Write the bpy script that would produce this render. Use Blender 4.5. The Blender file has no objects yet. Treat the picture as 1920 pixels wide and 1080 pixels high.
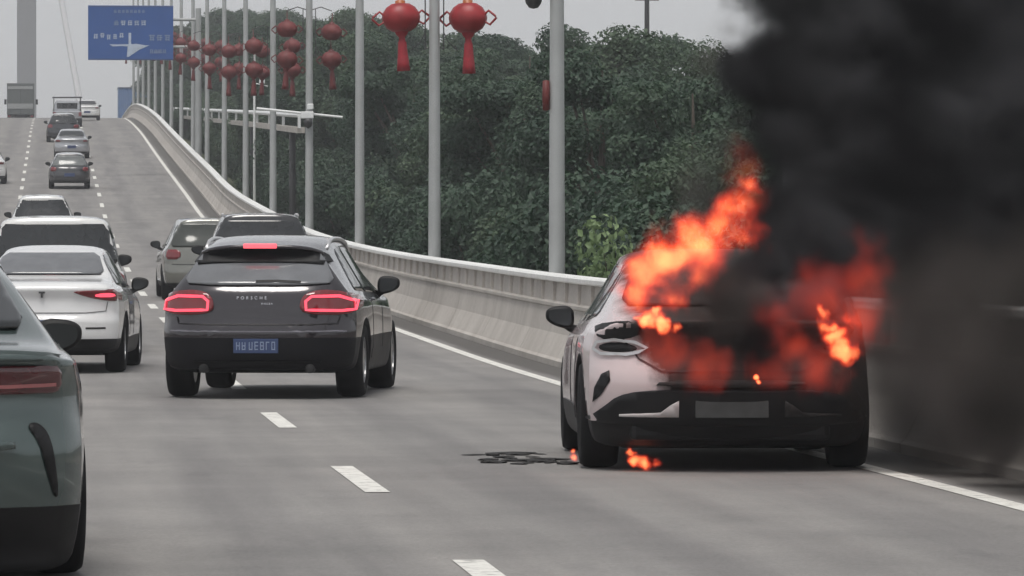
import bpy, bmesh, math, random
import numpy as np
from mathutils import Vector, Matrix, noise
from mathutils.bvhtree import BVHTree
from mathutils.geometry import delaunay_2d_cdt

random.seed(7); np.random.seed(7)
SC = bpy.context.scene
COL = SC.collection

# ------------------------------------------------------------------ camera
FPX, CAMH, VPX, VPY = 9500.0, 1.48, 95.0, 450.0
PHI = math.atan((540 - VPY) / FPX)
THETA = math.atan((960 - VPX) / FPX * math.cos(PHI))
cam_d = bpy.data.cameras.new('camera')
cam = bpy.data.objects.new('camera', cam_d); COL.objects.link(cam)
cam_d.sensor_width = 36.0; cam_d.lens = 36.0 * FPX / 1920.0
cam_d.clip_start = 0.5; cam_d.clip_end = 20000
cam.location = (0, 0, CAMH)
cam.rotation_euler = (math.pi / 2 - PHI, 0, -THETA)
SC.camera = cam

# ------------------------------------------------------------------ sky and sun (overcast)
SUN_EL, SUN_AZ = math.radians(70), math.radians(200)   # azimuth measured from +Y, clockwise
world = bpy.data.worlds.new('World'); SC.world = world; world.use_nodes = True
wn = world.node_tree; wn.nodes.clear()
wo = wn.nodes.new('ShaderNodeOutputWorld'); wb = wn.nodes.new('ShaderNodeBackground')
sky = wn.nodes.new('ShaderNodeTexSky'); sky.sky_type = 'NISHITA'; sky.sun_disc = False
sky.sun_elevation = SUN_EL; sky.sun_rotation = SUN_AZ
sky.air_density = 1.0; sky.dust_density = 1.0; sky.ozone_density = 1.0
hs = wn.nodes.new('ShaderNodeHueSaturation'); hs.inputs['Saturation'].default_value = 0.12
wn.links.new(sky.outputs[0], hs.inputs['Color']); wn.links.new(hs.outputs[0], wb.inputs['Color'])
wb.inputs['Strength'].default_value = 0.088
wn.links.new(wb.outputs[0], wo.inputs['Surface'])
sun_d = bpy.data.lights.new('sun', 'SUN'); sun_d.energy = 1.5; sun_d.angle = math.radians(25)
sun_d.color = (1.0, 0.96, 0.90)
sun = bpy.data.objects.new('sun', sun_d); COL.objects.link(sun)
sdir = Vector((math.sin(SUN_AZ) * math.cos(SUN_EL), math.cos(SUN_AZ) * math.cos(SUN_EL), math.sin(SUN_EL)))
sun.rotation_euler = sdir.to_track_quat('Z', 'Y').to_euler(); sun.location = sdir * 200
SC.view_settings.view_transform = 'Standard'; SC.view_settings.look = 'None'
SC.view_settings.exposure = 0.74; SC.view_settings.gamma = 1.0; SC.view_settings.use_curve_mapping = False
cy = SC.cycles
cy.use_denoising = True; cy.max_bounces = 6; cy.diffuse_bounces = 3; cy.glossy_bounces = 3
cy.transmission_bounces = 4; cy.volume_bounces = 0; cy.transparent_max_bounces = 16
cy.volume_max_steps = 256; cy.use_adaptive_sampling = True; cy.adaptive_threshold = .04; cy.sample_clamp_indirect = 6.0
try: cy.denoiser = 'OPENIMAGEDENOISE'
except Exception: pass

# ------------------------------------------------------------------ measuring helpers
_F = Vector((math.sin(THETA) * math.cos(PHI), math.cos(THETA) * math.cos(PHI), -math.sin(PHI)))
_R = Vector((math.cos(THETA), -math.sin(THETA), 0)); _U = _R.cross(_F)
def ray(px, py): return _F + _R * ((px - 960) / FPX) + _U * ((540 - py) / FPX)
def at_Y(px, py, Y):
    d = ray(px, py); return d * (Y / d.y) + Vector((0, 0, CAMH))

def pchip(xs, ys):
    xs = np.asarray(xs, float); ys = np.asarray(ys, float)
    h = np.diff(xs); dl = np.diff(ys) / h; n = len(xs); m = np.zeros(n)
    for i in range(1, n - 1):
        if dl[i-1] * dl[i] > 0:
            w1, w2 = 2*h[i] + h[i-1], h[i] + 2*h[i-1]
            m[i] = (w1 + w2) / (w1 / dl[i-1] + w2 / dl[i])
    m[0], m[-1] = dl[0], dl[-1]
    def f(x):
        x = np.clip(np.asarray(x, float), xs[0], xs[-1])
        i = np.clip(np.searchsorted(xs, x) - 1, 0, n - 2)
        t = (x - xs[i]) / h[i]
        return ((2*t**3 - 3*t**2 + 1)*ys[i] + (t**3 - 2*t**2 + t)*h[i]*m[i]
                + (-2*t**3 + 3*t**2)*ys[i+1] + (t**3 - t**2)*h[i]*m[i+1])
    return f
def knots(k): return pchip([a for a, b in k], [b for a, b in k])
_rz = knots([(-2500, -.02), (-100, -.02), (25, -.025), (45, -.075), (58, -.06), (78, .05), (98, .21), (120, .52),
             (150, 1.27), (180, 2.2), (207, 3.4), (230, 4.42), (254, 5.5), (280, 6.7), (306, 7.9), (335, 9.08), (360, 9.98),
             (385, 10.72), (410, 11.15), (450, 11.3), (520, 11.0), (700, 8.5), (1100, 2.5), (1500, 0), (2500, -1)])
def road_z(y): return float(_rz(y))
def road_slope(y): return (road_z(y + 1) - road_z(y - 1)) / 2

# ------------------------------------------------------------------ materials
MATS = {}
def nt(name):
    m = bpy.data.materials.new(name); m.use_nodes = True
    t = m.node_tree; t.nodes.clear()
    o = t.nodes.new('ShaderNodeOutputMaterial'); b = t.nodes.new('ShaderNodeBsdfPrincipled')
    t.links.new(b.outputs[0], o.inputs['Surface']); MATS[name] = m
    return m, t, b, o
def N(t, typ, **kw):
    n = t.nodes.new(typ)
    for k, v in kw.items():
        if k.startswith('i_'): n.inputs[k[2:].replace('_', ' ')].default_value = v
        else: setattr(n, k, v)
    return n
def L(t, a, b): t.links.new(a, b)
def ramp(t, fac, stops):
    r = t.nodes.new('ShaderNodeValToRGB'); e = r.color_ramp.elements
    while len(e) > 1: e.remove(e[-1])
    e[0].position = stops[0][0]; e[0].color = (*stops[0][1], 1)
    for p, c in stops[1:]:
        x = e.new(p); x.color = (*c, 1)
    L(t, fac, r.inputs[0]); return r.outputs[0]
def simple(name, col, rough=.5, metal=0, coat=0, spec=.5, var=.12, scale=6, bump=0, emit=None, estr=0):
    if name in MATS: return MATS[name]
    m, t, b, o = nt(name)
    tc = N(t, 'ShaderNodeTexCoord'); nz = N(t, 'ShaderNodeTexNoise', i_Scale=scale, i_Detail=4.0)
    L(t, tc.outputs['Object'], nz.inputs['Vector'])
    lo = tuple(c * (1 - var) for c in col); hi = tuple(min(1, c * (1 + var)) for c in col)
    L(t, ramp(t, nz.outputs[0], [(.3, lo), (.7, hi)]), b.inputs['Base Color'])
    mr = N(t, 'ShaderNodeMapRange'); mr.inputs['To Min'].default_value = max(.02, rough * .85); mr.inputs['To Max'].default_value = min(1, rough * 1.2)
    L(t, nz.outputs[0], mr.inputs[0]); L(t, mr.outputs[0], b.inputs['Roughness'])
    b.inputs['Metallic'].default_value = metal; b.inputs['Coat Weight'].default_value = coat
    b.inputs['Coat Roughness'].default_value = .06; b.inputs['Specular IOR Level'].default_value = spec
    if bump:
        bp = N(t, 'ShaderNodeBump', i_Strength=bump, i_Distance=.01); L(t, nz.outputs[0], bp.inputs['Height']); L(t, bp.outputs[0], b.inputs['Normal'])
    if emit:
        b.inputs['Emission Color'].default_value = (*emit, 1); b.inputs['Emission Strength'].default_value = estr
    return m
def paint(name, col, metal=.3): return simple(name, col, rough=.22, metal=metal, coat=1.0, var=.04, scale=2.5)
GLASS = simple('tinted_glass', (.018, .02, .022), rough=.05, spec=.7, var=.1)
BLACK = simple('black_plastic', (.008, .008, .009), rough=.55, spec=.3, var=.15, scale=20)
RUBBER = simple('tyre_rubber', (.008, .008, .009), rough=.85, spec=.25, var=.2, scale=30)
ALLOY = simple('alloy', (.42, .42, .43), rough=.3, metal=.9, var=.06)
CHROME = simple('chrome', (.7, .7, .72), rough=.15, metal=1, var=.03)
REDLENS = simple('red_lens', (.16, .008, .012), rough=.12, coat=.8, var=.1)
REDLIT = simple('lit_red_lamp', (.4, .02, .035), rough=.3, emit=(1.0, .075, .12), estr=1.0)
BRAKE = simple('lit_brake_strip', (.5, .06, .08), rough=.3, emit=(1.0, .12, .15), estr=.8)
PLATEBLUE = simple('plate_blue', (.028, .05, .13), rough=.4, var=.08)
PLATETXT = simple('plate_white', (.24, .29, .40), rough=.5, var=.05)
PLATEGREY = simple('sooty_plate', (.05, .055, .055), rough=.6, var=.25, scale=9)
SILVER = simple('silver_trim', (.55, .55, .56), rough=.3, metal=.6, var=.05)
MIRRORGL = simple('mirror_glass', (.03, .033, .036), rough=.08, metal=.2, var=.05)

# ------------------------------------------------------------------ object helpers
def link(name, me, mat=None, parent=None, smooth=False):
    o = bpy.data.objects.new(name, me); COL.objects.link(o)
    if mat is not None and not me.materials: me.materials.append(mat)
    if smooth: me.polygons.foreach_set('use_smooth', [True] * len(me.polygons))
    if parent: o.parent = parent
    return o
def mesh_pd(v, f, name='m'):
    me = bpy.data.meshes.new(name); me.from_pydata([tuple(p) for p in v], [], [tuple(q) for q in f]); me.update(); return me
def bm_obj(name, bm, mat, parent=None, smooth=False):
    me = bpy.data.meshes.new(name); bmesh.ops.recalc_face_normals(bm, faces=bm.faces); bm.to_mesh(me); bm.free()
    return link(name, me, mat, parent, smooth)
def tag(o, label, cat, group=None, kind=None):
    o['label'] = label
    if cat: o['category'] = cat
    if group: o['group'] = group
    if kind: o['kind'] = kind
    return o
def structure(o): o['kind'] = 'structure'; return o
def empty(name, loc, rot=(0, 0, 0)):
    o = bpy.data.objects.new(name, None); COL.objects.link(o); o.location = loc; o.rotation_euler = rot
    o.empty_display_size = .3; return o
def box(bm, x0, x1, y0, y1, z0, z1, bevel=0, M=None):
    r = bmesh.ops.create_cube(bm, size=1)
    vs = r['verts']
    for v in vs:
        v.co = Vector(((x0 + x1)/2 + v.co.x*(x1-x0), (y0+y1)/2 + v.co.y*(y1-y0), (z0+z1)/2 + v.co.z*(z1-z0)))
    if bevel:
        es = list({e for v in vs for e in v.link_edges})
        r2 = bmesh.ops.bevel(bm, geom=es, offset=bevel, segments=2, affect='EDGES', profile=.5); vs = list({v for f in r2['faces'] for v in f.verts} | {v for v in vs if v.is_valid})
    if M is not None:
        for v in vs: v.co = M @ v.co
def tube(bm, pts, radii, seg=10, cap=True):
    pts = [Vector(p) for p in pts]
    if not hasattr(radii, '__len__'): radii = [radii] * len(pts)
    rings = []; up = Vector((0, 0, 1))
    for i, p in enumerate(pts):
        d = (pts[min(i+1, len(pts)-1)] - pts[max(i-1, 0)]).normalized()
        a = d.cross(up) if abs(d.z) < .95 else d.cross(Vector((1, 0, 0)))
        a.normalize(); b = a.cross(d)
        rings.append([bm.verts.new(p + (a*math.cos(2*math.pi*k/seg) + b*math.sin(2*math.pi*k/seg))*radii[i]) for k in range(seg)])
    for i in range(len(rings)-1):
        for k in range(seg): bm.faces.new((rings[i][k], rings[i][(k+1) % seg], rings[i+1][(k+1) % seg], rings[i+1][k]))
    if cap: bm.faces.new(rings[0][::-1]); bm.faces.new(rings[-1])
def lathe(bm, prof, seg=24, axis='Z', M=None):
    rings = []
    for r, h in prof:
        ring = []
        for k in range(seg):
            a = 2*math.pi*k/seg; c, s = r*math.cos(a), r*math.sin(a)
            co = Vector((c, s, h)) if axis == 'Z' else Vector((h, c, s)) if axis == 'X' else Vector((c, h, s))
            ring.append(bm.verts.new(M @ co if M is not None else co))
        rings.append(ring)
    for i in range(len(rings)-1):
        for k in range(seg): bm.faces.new((rings[i][k], rings[i][(k+1) % seg], rings[i+1][(k+1) % seg], rings[i+1][k]))
    if prof[0][0] > 1e-6: bm.faces.new(rings[0])
    if prof[-1][0] > 1e-6: bm.faces.new(rings[-1][::-1])
def sweep(name, prof, ys, mat, parent=None, closed=True, smooth=False, x0=0, caps=True):
    """profile (x, z) swept along the road"""
    v = []; f = []; n = len(prof)
    y0 = ys[0]; 
    for y in ys:
        z = road_z(y)
        for x, h in prof: v.append((x + x0, y, z + h))
    for i in range(len(ys)-1):
        for k in range(n if closed else n-1):
            k2 = (k+1) % n
            f.append((i*n+k, i*n+k2, (i+1)*n+k2, (i+1)*n+k))
    if closed and caps: f.append(tuple(range(n))[::-1]); f.append(tuple((len(ys)-1)*n + k for k in range(n)))
    me = mesh_pd(v, f, name); bm = bmesh.new(); bm.from_mesh(me)
    if closed: bmesh.ops.recalc_face_normals(bm, faces=bm.faces)
    bm.to_mesh(me); bm.free()
    return link(name, me, mat, parent, smooth)

# ------------------------------------------------------------------ the ground
def ground_materials():
    # asphalt
    m, t, b, o = nt('asphalt')
    g = N(t, 'ShaderNodeNewGeometry'); sep = N(t, 'ShaderNodeSeparateXYZ'); L(t, g.outputs['Position'], sep.inputs[0])
    fine = N(t, 'ShaderNodeTexNoise', i_Scale=55.0, i_Detail=5.0, i_Roughness=.75)
    big = N(t, 'ShaderNodeTexNoise', i_Scale=.5, i_Detail=5.0, i_Roughness=.6)
    mp = N(t, 'ShaderNodeMapping'); mp.inputs['Scale'].default_value = (1.6, .07, 1); streak = N(t, 'ShaderNodeTexNoise', i_Scale=1.6, i_Detail=5.0)
    for n in (fine, big): L(t, g.outputs['Position'], n.inputs['Vector'])
    L(t, g.outputs['Position'], mp.inputs[0]); L(t, mp.outputs[0], streak.inputs['Vector'])
    c1 = ramp(t, fine.outputs[0], [(.28, (.146, .141, .136)), (.5, (.210, .203, .197)), (.72, (.275, .266, .258))])
    c2 = ramp(t, big.outputs[0], [(.3, (.84, .84, .84)), (.7, (1.12, 1.11, 1.10))])
    c3 = ramp(t, streak.outputs[0], [(.3, (.86, .86, .87)), (.7, (1.1, 1.1, 1.1))])
    mx = N(t, 'ShaderNodeMix', data_type='RGBA', blend_type='MULTIPLY'); mx.inputs[0].default_value = 1
    L(t, c1, mx.inputs[6]); L(t, c2, mx.inputs[7])
    m2 = N(t, 'ShaderNodeMix', data_type='RGBA', blend_type='MULTIPLY'); m2.inputs[0].default_value = 1
    L(t, mx.outputs[2], m2.inputs[6]); L(t, c3, m2.inputs[7])
    fr = N(t, 'ShaderNodeMath', operation='MULTIPLY_ADD'); fr.inputs[1].default_value = 4*math.pi/3.4; fr.inputs[2].default_value = 4*math.pi*1.35/3.4; L(t, sep.outputs[0], fr.inputs[0])
    cs = N(t, 'ShaderNodeMath', operation='COSINE'); L(t, fr.outputs[0], cs.inputs[0])
    tk = N(t, 'ShaderNodeMath', operation='MULTIPLY_ADD'); tk.inputs[1].default_value = .5; L(t, cs.outputs[0], tk.inputs[0]); L(t, streak.outputs[0], tk.inputs[2])
    c4 = ramp(t, tk.outputs[0], [(.05, (.88, .88, .89)), (.5, (1, 1, 1)), (.95, (1.05, 1.045, 1.04))])
    m4 = N(t, 'ShaderNodeMix', data_type='RGBA', blend_type='MULTIPLY'); m4.inputs[0].default_value = 1; L(t, m2.outputs[2], m4.inputs[6]); L(t, c4, m4.inputs[7])
    mo = N(t, 'ShaderNodeMapping'); mo.inputs['Scale'].default_value = (1, .35, 1); L(t, g.outputs['Position'], mo.inputs[0])
    oil = N(t, 'ShaderNodeTexNoise', i_Scale=2.3, i_Detail=3.0, i_Roughness=.6); L(t, mo.outputs[0], oil.inputs['Vector'])
    c5 = ramp(t, oil.outputs[0], [(.60, (1, 1, 1)), (.74, (.86, .86, .87))])
    m5 = N(t, 'ShaderNodeMix', data_type='RGBA', blend_type='MULTIPLY'); m5.inputs[0].default_value = 1; L(t, m4.outputs[2], m5.inputs[6]); L(t, c5, m5.inputs[7]); m2 = m5
    # grime in the gutter beside the barrier (own shape: a strip with a ragged edge)
    ad = N(t, 'ShaderNodeMath', operation='MULTIPLY_ADD'); ad.inputs[1].default_value = .35; L(t, streak.outputs[0], ad.inputs[0]); L(t, sep.outputs[0], ad.inputs[2])
    gr = N(t, 'ShaderNodeMapRange'); gr.inputs['From Min'].default_value = 5.72; gr.inputs['From Max'].default_value = 5.86; L(t, ad.outputs[0], gr.inputs[0])
    m3 = N(t, 'ShaderNodeMix', data_type='RGBA'); L(t, gr.outputs[0], m3.inputs[0]); L(t, m2.outputs[2], m3.inputs[6]); m3.inputs[7].default_value = (.085, .08, .075, 1)
    L(t, m3.outputs[2], b.inputs['Base Color']); b.inputs['Roughness'].default_value = .82
    bp = N(t, 'ShaderNodeBump', i_Strength=.35, i_Distance=.006); L(t, fine.outputs[0], bp.inputs['Height']); L(t, bp.outputs[0], b.inputs['Normal'])
    # worn road paint
    m, t, b, o = nt('road_paint')
    g = N(t, 'ShaderNodeNewGeometry'); n1 = N(t, 'ShaderNodeTexNoise', i_Scale=9.0, i_Detail=6.0, i_Roughness=.7); L(t, g.outputs['Position'], n1.inputs['Vector'])
    L(t, ramp(t, n1.outputs[0], [(.34, (.30, .29, .28)), (.44, (.62, .61, .57)), (.7, (.80, .79, .75))]), b.inputs['Base Color']); b.inputs['Roughness'].default_value = .6
    # concrete
    m, t, b, o = nt('barrier_concrete')
    g = N(t, 'ShaderNodeNewGeometry'); mp = N(t, 'ShaderNodeMapping'); mp.inputs['Scale'].default_value = (1, .8, .16)
    L(t, g.outputs['Position'], mp.inputs[0])
    n1 = N(t, 'ShaderNodeTexNoise', i_Scale=1.1, i_Detail=6.0, i_Roughness=.65); L(t, mp.outputs[0], n1.inputs['Vector'])
    n2 = N(t, 'ShaderNodeTexNoise', i_Scale=24.0, i_Detail=4.0); L(t, g.outputs['Position'], n2.inputs['Vector'])
    a = ramp(t, n1.outputs[0], [(.28, (.33, .302, .275)), (.48, (.42, .39, .36)), (.70, (.485, .455, .42))])
    a2 = ramp(t, n2.outputs[0], [(.3, (.88, .88, .88)), (.7, (1.08, 1.08, 1.08))])
    mx = N(t, 'ShaderNodeMix', data_type='RGBA', blend_type='MULTIPLY'); mx.inputs[0].default_value = 1; L(t, a, mx.inputs[6]); L(t, a2, mx.inputs[7])
    L(t, mx.outputs[2], b.inputs['Base Color']); b.inputs['Roughness'].default_value = .85
    bp = N(t, 'ShaderNodeBump', i_Strength=.3, i_Distance=.01); L(t, n2.outputs[0], bp.inputs['Height']); L(t, bp.outputs[0], b.inputs['Normal'])
    # earth and grass
    m, t, b, o = nt('verge')
    g = N(t, 'ShaderNodeNewGeometry'); n1 = N(t, 'ShaderNodeTexNoise', i_Scale=.35, i_Detail=8.0, i_Roughness=.7); L(t, g.outputs['Position'], n1.inputs['Vector'])
    L(t, ramp(t, n1.outputs[0], [(.3, (.03, .045, .02)), (.5, (.06, .08, .035)), (.7, (.14, .12, .08))]), b.inputs['Base Color']); b.inputs['Roughness'].default_value = .95
ground_materials()
YS = list(np.concatenate([np.arange(-120, 0, 10), np.arange(0, 500, 3.0), np.arange(500, 1300, 20), np.arange(1300, 2501, 150)]))

def strip(name, xa, xb, mat, dz, ys=YS, parent=None):
    v = []; f = []
    for y in ys:
        z = road_z(y) + dz
        v += [(xa, y, z), (xb, y, z)]
    for i in range(len(ys)-1): f.append((2*i, 2*i+1, 2*i+3, 2*i+2))
    return link(name, mesh_pd(v, f, name), mat, parent)
def terrain():
    xs = [-2500, -600, -150, -60, -30, -19, -18, 0, 6.3, 7.2, 9, 12, 16, 30, 60, 150, 600, 2500]
    off = [-4, -4, -3, -2.5, -2, -.6, -.12, -.12, -.12, -.25, -.9, -1.7, -2.2, -2.2, -2.4, -3, -4, -4]
    ys = [-2500, -1200, -400] + YS
    v = []; f = []; n = len(xs)
    for y in ys:
        for x, o in zip(xs, off):
            k = 1 if abs(x) < 100 else .8 if abs(x) < 400 else .5
            v.append((x, y, road_z(y)*k + o - (2 if k < 1 else 0) + (.25*noise.noise(Vector((x*.1, y*.1, 0))) if x > 9 or x < -20 else 0)))
    for i in range(len(ys)-1):
        for k in range(n-1): f.append((i*n+k, i*n+k+1, (i+1)*n+k+1, (i+1)*n+k))
    return structure(link('ground', mesh_pd(v, f, 'ground'), MATS['verge'], smooth=True))
terrain()
road = structure(strip('road', -4.75, 6.12, MATS['asphalt'], 0))
structure(strip('opposite_road', -17.5, -5.45, MATS['asphalt'], 0))
PAINT = MATS['road_paint']
near = [y for y in YS if -20 < y < 700]
strip('edge_line', 5.375, 5.525, PAINT, .004, near, road)
strip('edge_line', -4.55, -4.40, PAINT, .004, near, road)
dash_c = [21.8 - 10.2*k for k in (2, 1)] + [21.8, 32.2, 43.7] + [43.7 + 10.75*k for k in range(1, 40)]
for c in dash_c:
    ys = [c - 1.9, c, c + 1.9]
    strip('lane_dash', 1.875, 2.025, PAINT, .004, ys, road)
for c in dash_c:
    ys = [c - 4.9, c - 3, c - 1.1]
    strip('lane_dash', -1.275, -1.125, PAINT, .004, ys, road)

# ------------------------------------------------------------------ barrier beside the road
RAILWHITE = simple('white_rail_paint', (.78, .78, .76), rough=.35, var=.08, scale=3)
def barrier(name, side, x0, label):
    root = empty(name, (0, 0, 0)); tag(root, label, 'barrier')
    prof = [(0, -.25), (0, .07), (.035, .10), (.17, .37), (.235, .68), (.205, .695), (.205, .735), (.25, .76), (.265, 1.0), (.43, 1.0), (.45, -.25)]
    prof = [(side*a, b) for a, b in prof]
    y = 12.0
    while y < 470:
        ys = [y + .012] + [v for v in np.arange(y + 2, y + 6.0, 2)] + [y + 5.988]
        sweep('concrete_panel', prof, ys, MATS['barrier_concrete'], root, x0=x0)
        y += 6.0
    rail = [(side*a, b) for a, b in [(.215, 1.002), (.20, 1.02), (.20, 1.065), (.22, 1.085), (.45, 1.085), (.47, 1.06), (.47, 1.002)]]
    sweep('top_rail', rail, list(np.arange(12, 473, 3.0)), RAILWHITE, root, x0=x0)
    if side > 0:                       # stubby brackets carrying the rail on the road face
        bm = bmesh.new(); box(bm, -.03, .03, -.035, .035, 0, .24); me = bpy.data.meshes.new('bracket'); bm.to_mesh(me); bm.free(); me.materials.append(MATS['barrier_concrete'])
        for k in range(72):
            yy = 20 + 1.5*k; o = link('bracket', me, None, root); o.location = (x0 + .245, yy, road_z(yy) + .762)
    return root
barrier('concrete_barrier', 1, 6.08, 'long concrete road barrier with white top rail beside the trees')
barrier('median_barrier', -1, -4.72, 'concrete median barrier on the far side of the left lane')

# ------------------------------------------------------------------ lamp posts, lanterns, cameras
POLE = simple('galvanised_pole', (.36, .37, .37), rough=.5, metal=.25, var=.1, scale=1.5)
DARKMET = simple('dark_metal', (.04, .04, .042), rough=.5, var=.1)
WHITEBOX = simple('white_enamel', (.72, .73, .73), rough=.4, var=.05)
LRED = simple('lantern_red', (.27, .014, .018), rough=.45, var=.22, scale=5)
LREDT = simple('tassel_red', (.30, .018, .028), rough=.7, var=.2, scale=12)
GOLD = simple('lantern_gold', (.35, .10, .03), rough=.4, var=.2)
def pole_mesh():
    bm = bmesh.new()
    lathe(bm, [(.20, -.3), (.20, .03), (.115, .035), (.11, .5), (.07, 10.5), (.06, 10.55), (0, 10.56)], 20)
    me = bpy.data.meshes.new('lamp_post'); bm.to_mesh(me); bm.free(); me.materials.append(POLE)
    me.polygons.foreach_set('use_smooth', [True]*len(me.polygons)); return me
def arm_mesh():
    bm = bmesh.new(); pts = [(0, 0, 9.8), (-.6, 0, 10.3), (-1.6, 0, 10.7), (-2.3, 0, 10.78)]
    tube(bm, pts, [.06, .05, .04, .035], 10)
    me = bpy.data.meshes.new('lamp_arm'); bm.to_mesh(me); bm.free(); me.materials.append(POLE); return me
def head_mesh():
    bm = bmesh.new(); box(bm, -3.0, -2.2, -.16, .16, 10.68, 10.82, .04)
    me = bpy.data.meshes.new('lamp_head'); bm.to_mesh(me); bm.free(); me.materials.append(WHITEBOX); return me
def bracket_mesh(n):
    """scrolled ironwork that the lanterns hang from"""
    bm = bmesh.new()
    for s in (-1, 1):
        tube(bm, [(s*.07, 0, 6.05), (s*.30, 0, 6.12), (s*.58, 0, 6.02)], .014, 6)
        tube(bm, [(s*.16, 0, 6.08), (s*.16, 0, 4.85)], .012, 6)
        tube(bm, [(s*.16, 0, 5.15), (s*.24, 0, 4.98), (s*.40, 0, 4.84), (s*.36, 0, 4.92)], .010, 6)
        tube(bm, [(s*.07, 0, 4.9), (s*.17, 0, 4.86)], .012, 6)
    me = bpy.data.meshes.new('lantern_bracket'); bm.to_mesh(me); bm.free(); me.materials.append(DARKMET); return me
PM, AM, HM, BM_ = pole_mesh(), arm_mesh(), head_mesh(), bracket_mesh(1)
def lantern_parts():
    bm = bmesh.new(); seg = 24; prof = [(.05, .27), (.16, .255), (.26, .19), (.33, .08), (.345, 0), (.33, -.08), (.26, -.19), (.16, -.255), (.05, -.27)]
    rings = []
    for r, h in prof:
        rings.append([bm.verts.new((r*(1 if k % 2 else .93)*math.cos(2*math.pi*k/seg), .8*r*(1 if k % 2 else .93)*math.sin(2*math.pi*k/seg), h)) for k in range(seg)])
    for i in range(len(rings)-1):
        for k in range(seg): bm.faces.new((rings[i][k], rings[i][(k+1) % seg], rings[i+1][(k+1) % seg], rings[i+1][k]))
    bm.faces.new(rings[0]); bm.faces.new(rings[-1])
    bmesh.ops.recalc_face_normals(bm, faces=bm.faces)
    body = bpy.data.meshes.new('lantern_body'); bm.to_mesh(body); bm.free(); body.materials.append(LRED)
    bm = bmesh.new()
    for s in (1,): tube(bm, [(s*.30, 0, .05), (s*.38, 0, .12), (s*.50, 0, .02), (s*.52, 0, -.01), (s*.40, 0, -.13), (s*.29, 0, -.06)], .022, 6)
    loops = bpy.data.meshes.new('side_loop'); bm.to_mesh(loops); bm.free(); loops.materials.append(LRED)
    bm = bmesh.new(); lathe(bm, [(.09, .26), (.09, .31), (.03, .33), (.012, .36), (.012, .62), (0, .62)], 12)
    cap = bpy.data.meshes.new('cap'); bm.to_mesh(cap); bm.free(); cap.materials.append(GOLD)
    bm = bmesh.new(); lathe(bm, [(.13, -.24), (.10, -.31), (.055, -.36), (.06, -.44), (.075, -.45), (.085, -.6), (.105, -.82), (.12, -.98), (0, -.98)], 14)
    tas = bpy.data.meshes.new('tassel'); bm.to_mesh(tas); bm.free(); tas.materials.append(LREDT)
    for m_ in (body, cap, tas): m_.polygons.foreach_set('use_smooth', [True]*len(m_.polygons))
    return body, loops, cap, tas
LP = lantern_parts()
HAZED = simple('hazed_lantern_red', (.13, .022, .022), rough=.6, var=.25, scale=5)  # duller red: distance haze put into the colour of the farther lanterns
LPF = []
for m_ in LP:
    c_ = m_.copy(); c_.materials.clear(); c_.materials.append(HAZED); LPF.append(c_)
def lantern(loc, label, group, sc=1.0, tassel=True, hazed=False):
    r = empty('red_lantern', loc, (random.uniform(-.05, .05), random.uniform(-.07, .07), random.uniform(-.4, .4))); r.scale = (sc, sc, sc*random.uniform(.95, 1.05))
    for nme, me in zip(('lantern_body', 'side_loop', 'cap', 'tassel'), LPF if hazed else LP):
        if nme == 'tassel' and not tassel: continue
        o = link(nme, me, None, r)
        if nme == 'side_loop': o = link(nme, me, None, r); o.rotation_euler = (0, 0, math.pi)
    tag(r, label, 'lantern', group)
PX = 6.60
pole_y = [66.0 + 21.25*k for k in range(0, 17)] + [66.0 - 21.25]
def lamp_post(y, label, group=None, lanterns=False, up=0):
    r = empty('lamp_post', (PX, y, road_z(y) - .2)); tag(r, label, 'lamp post', group)
    link('mast', PM, None, r); link('lamp_arm', AM, None, r); link('lamp_head', HM, None, r)
    if lanterns: link('lantern_bracket', BM_, None, r).location.z = up
    return r
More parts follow.
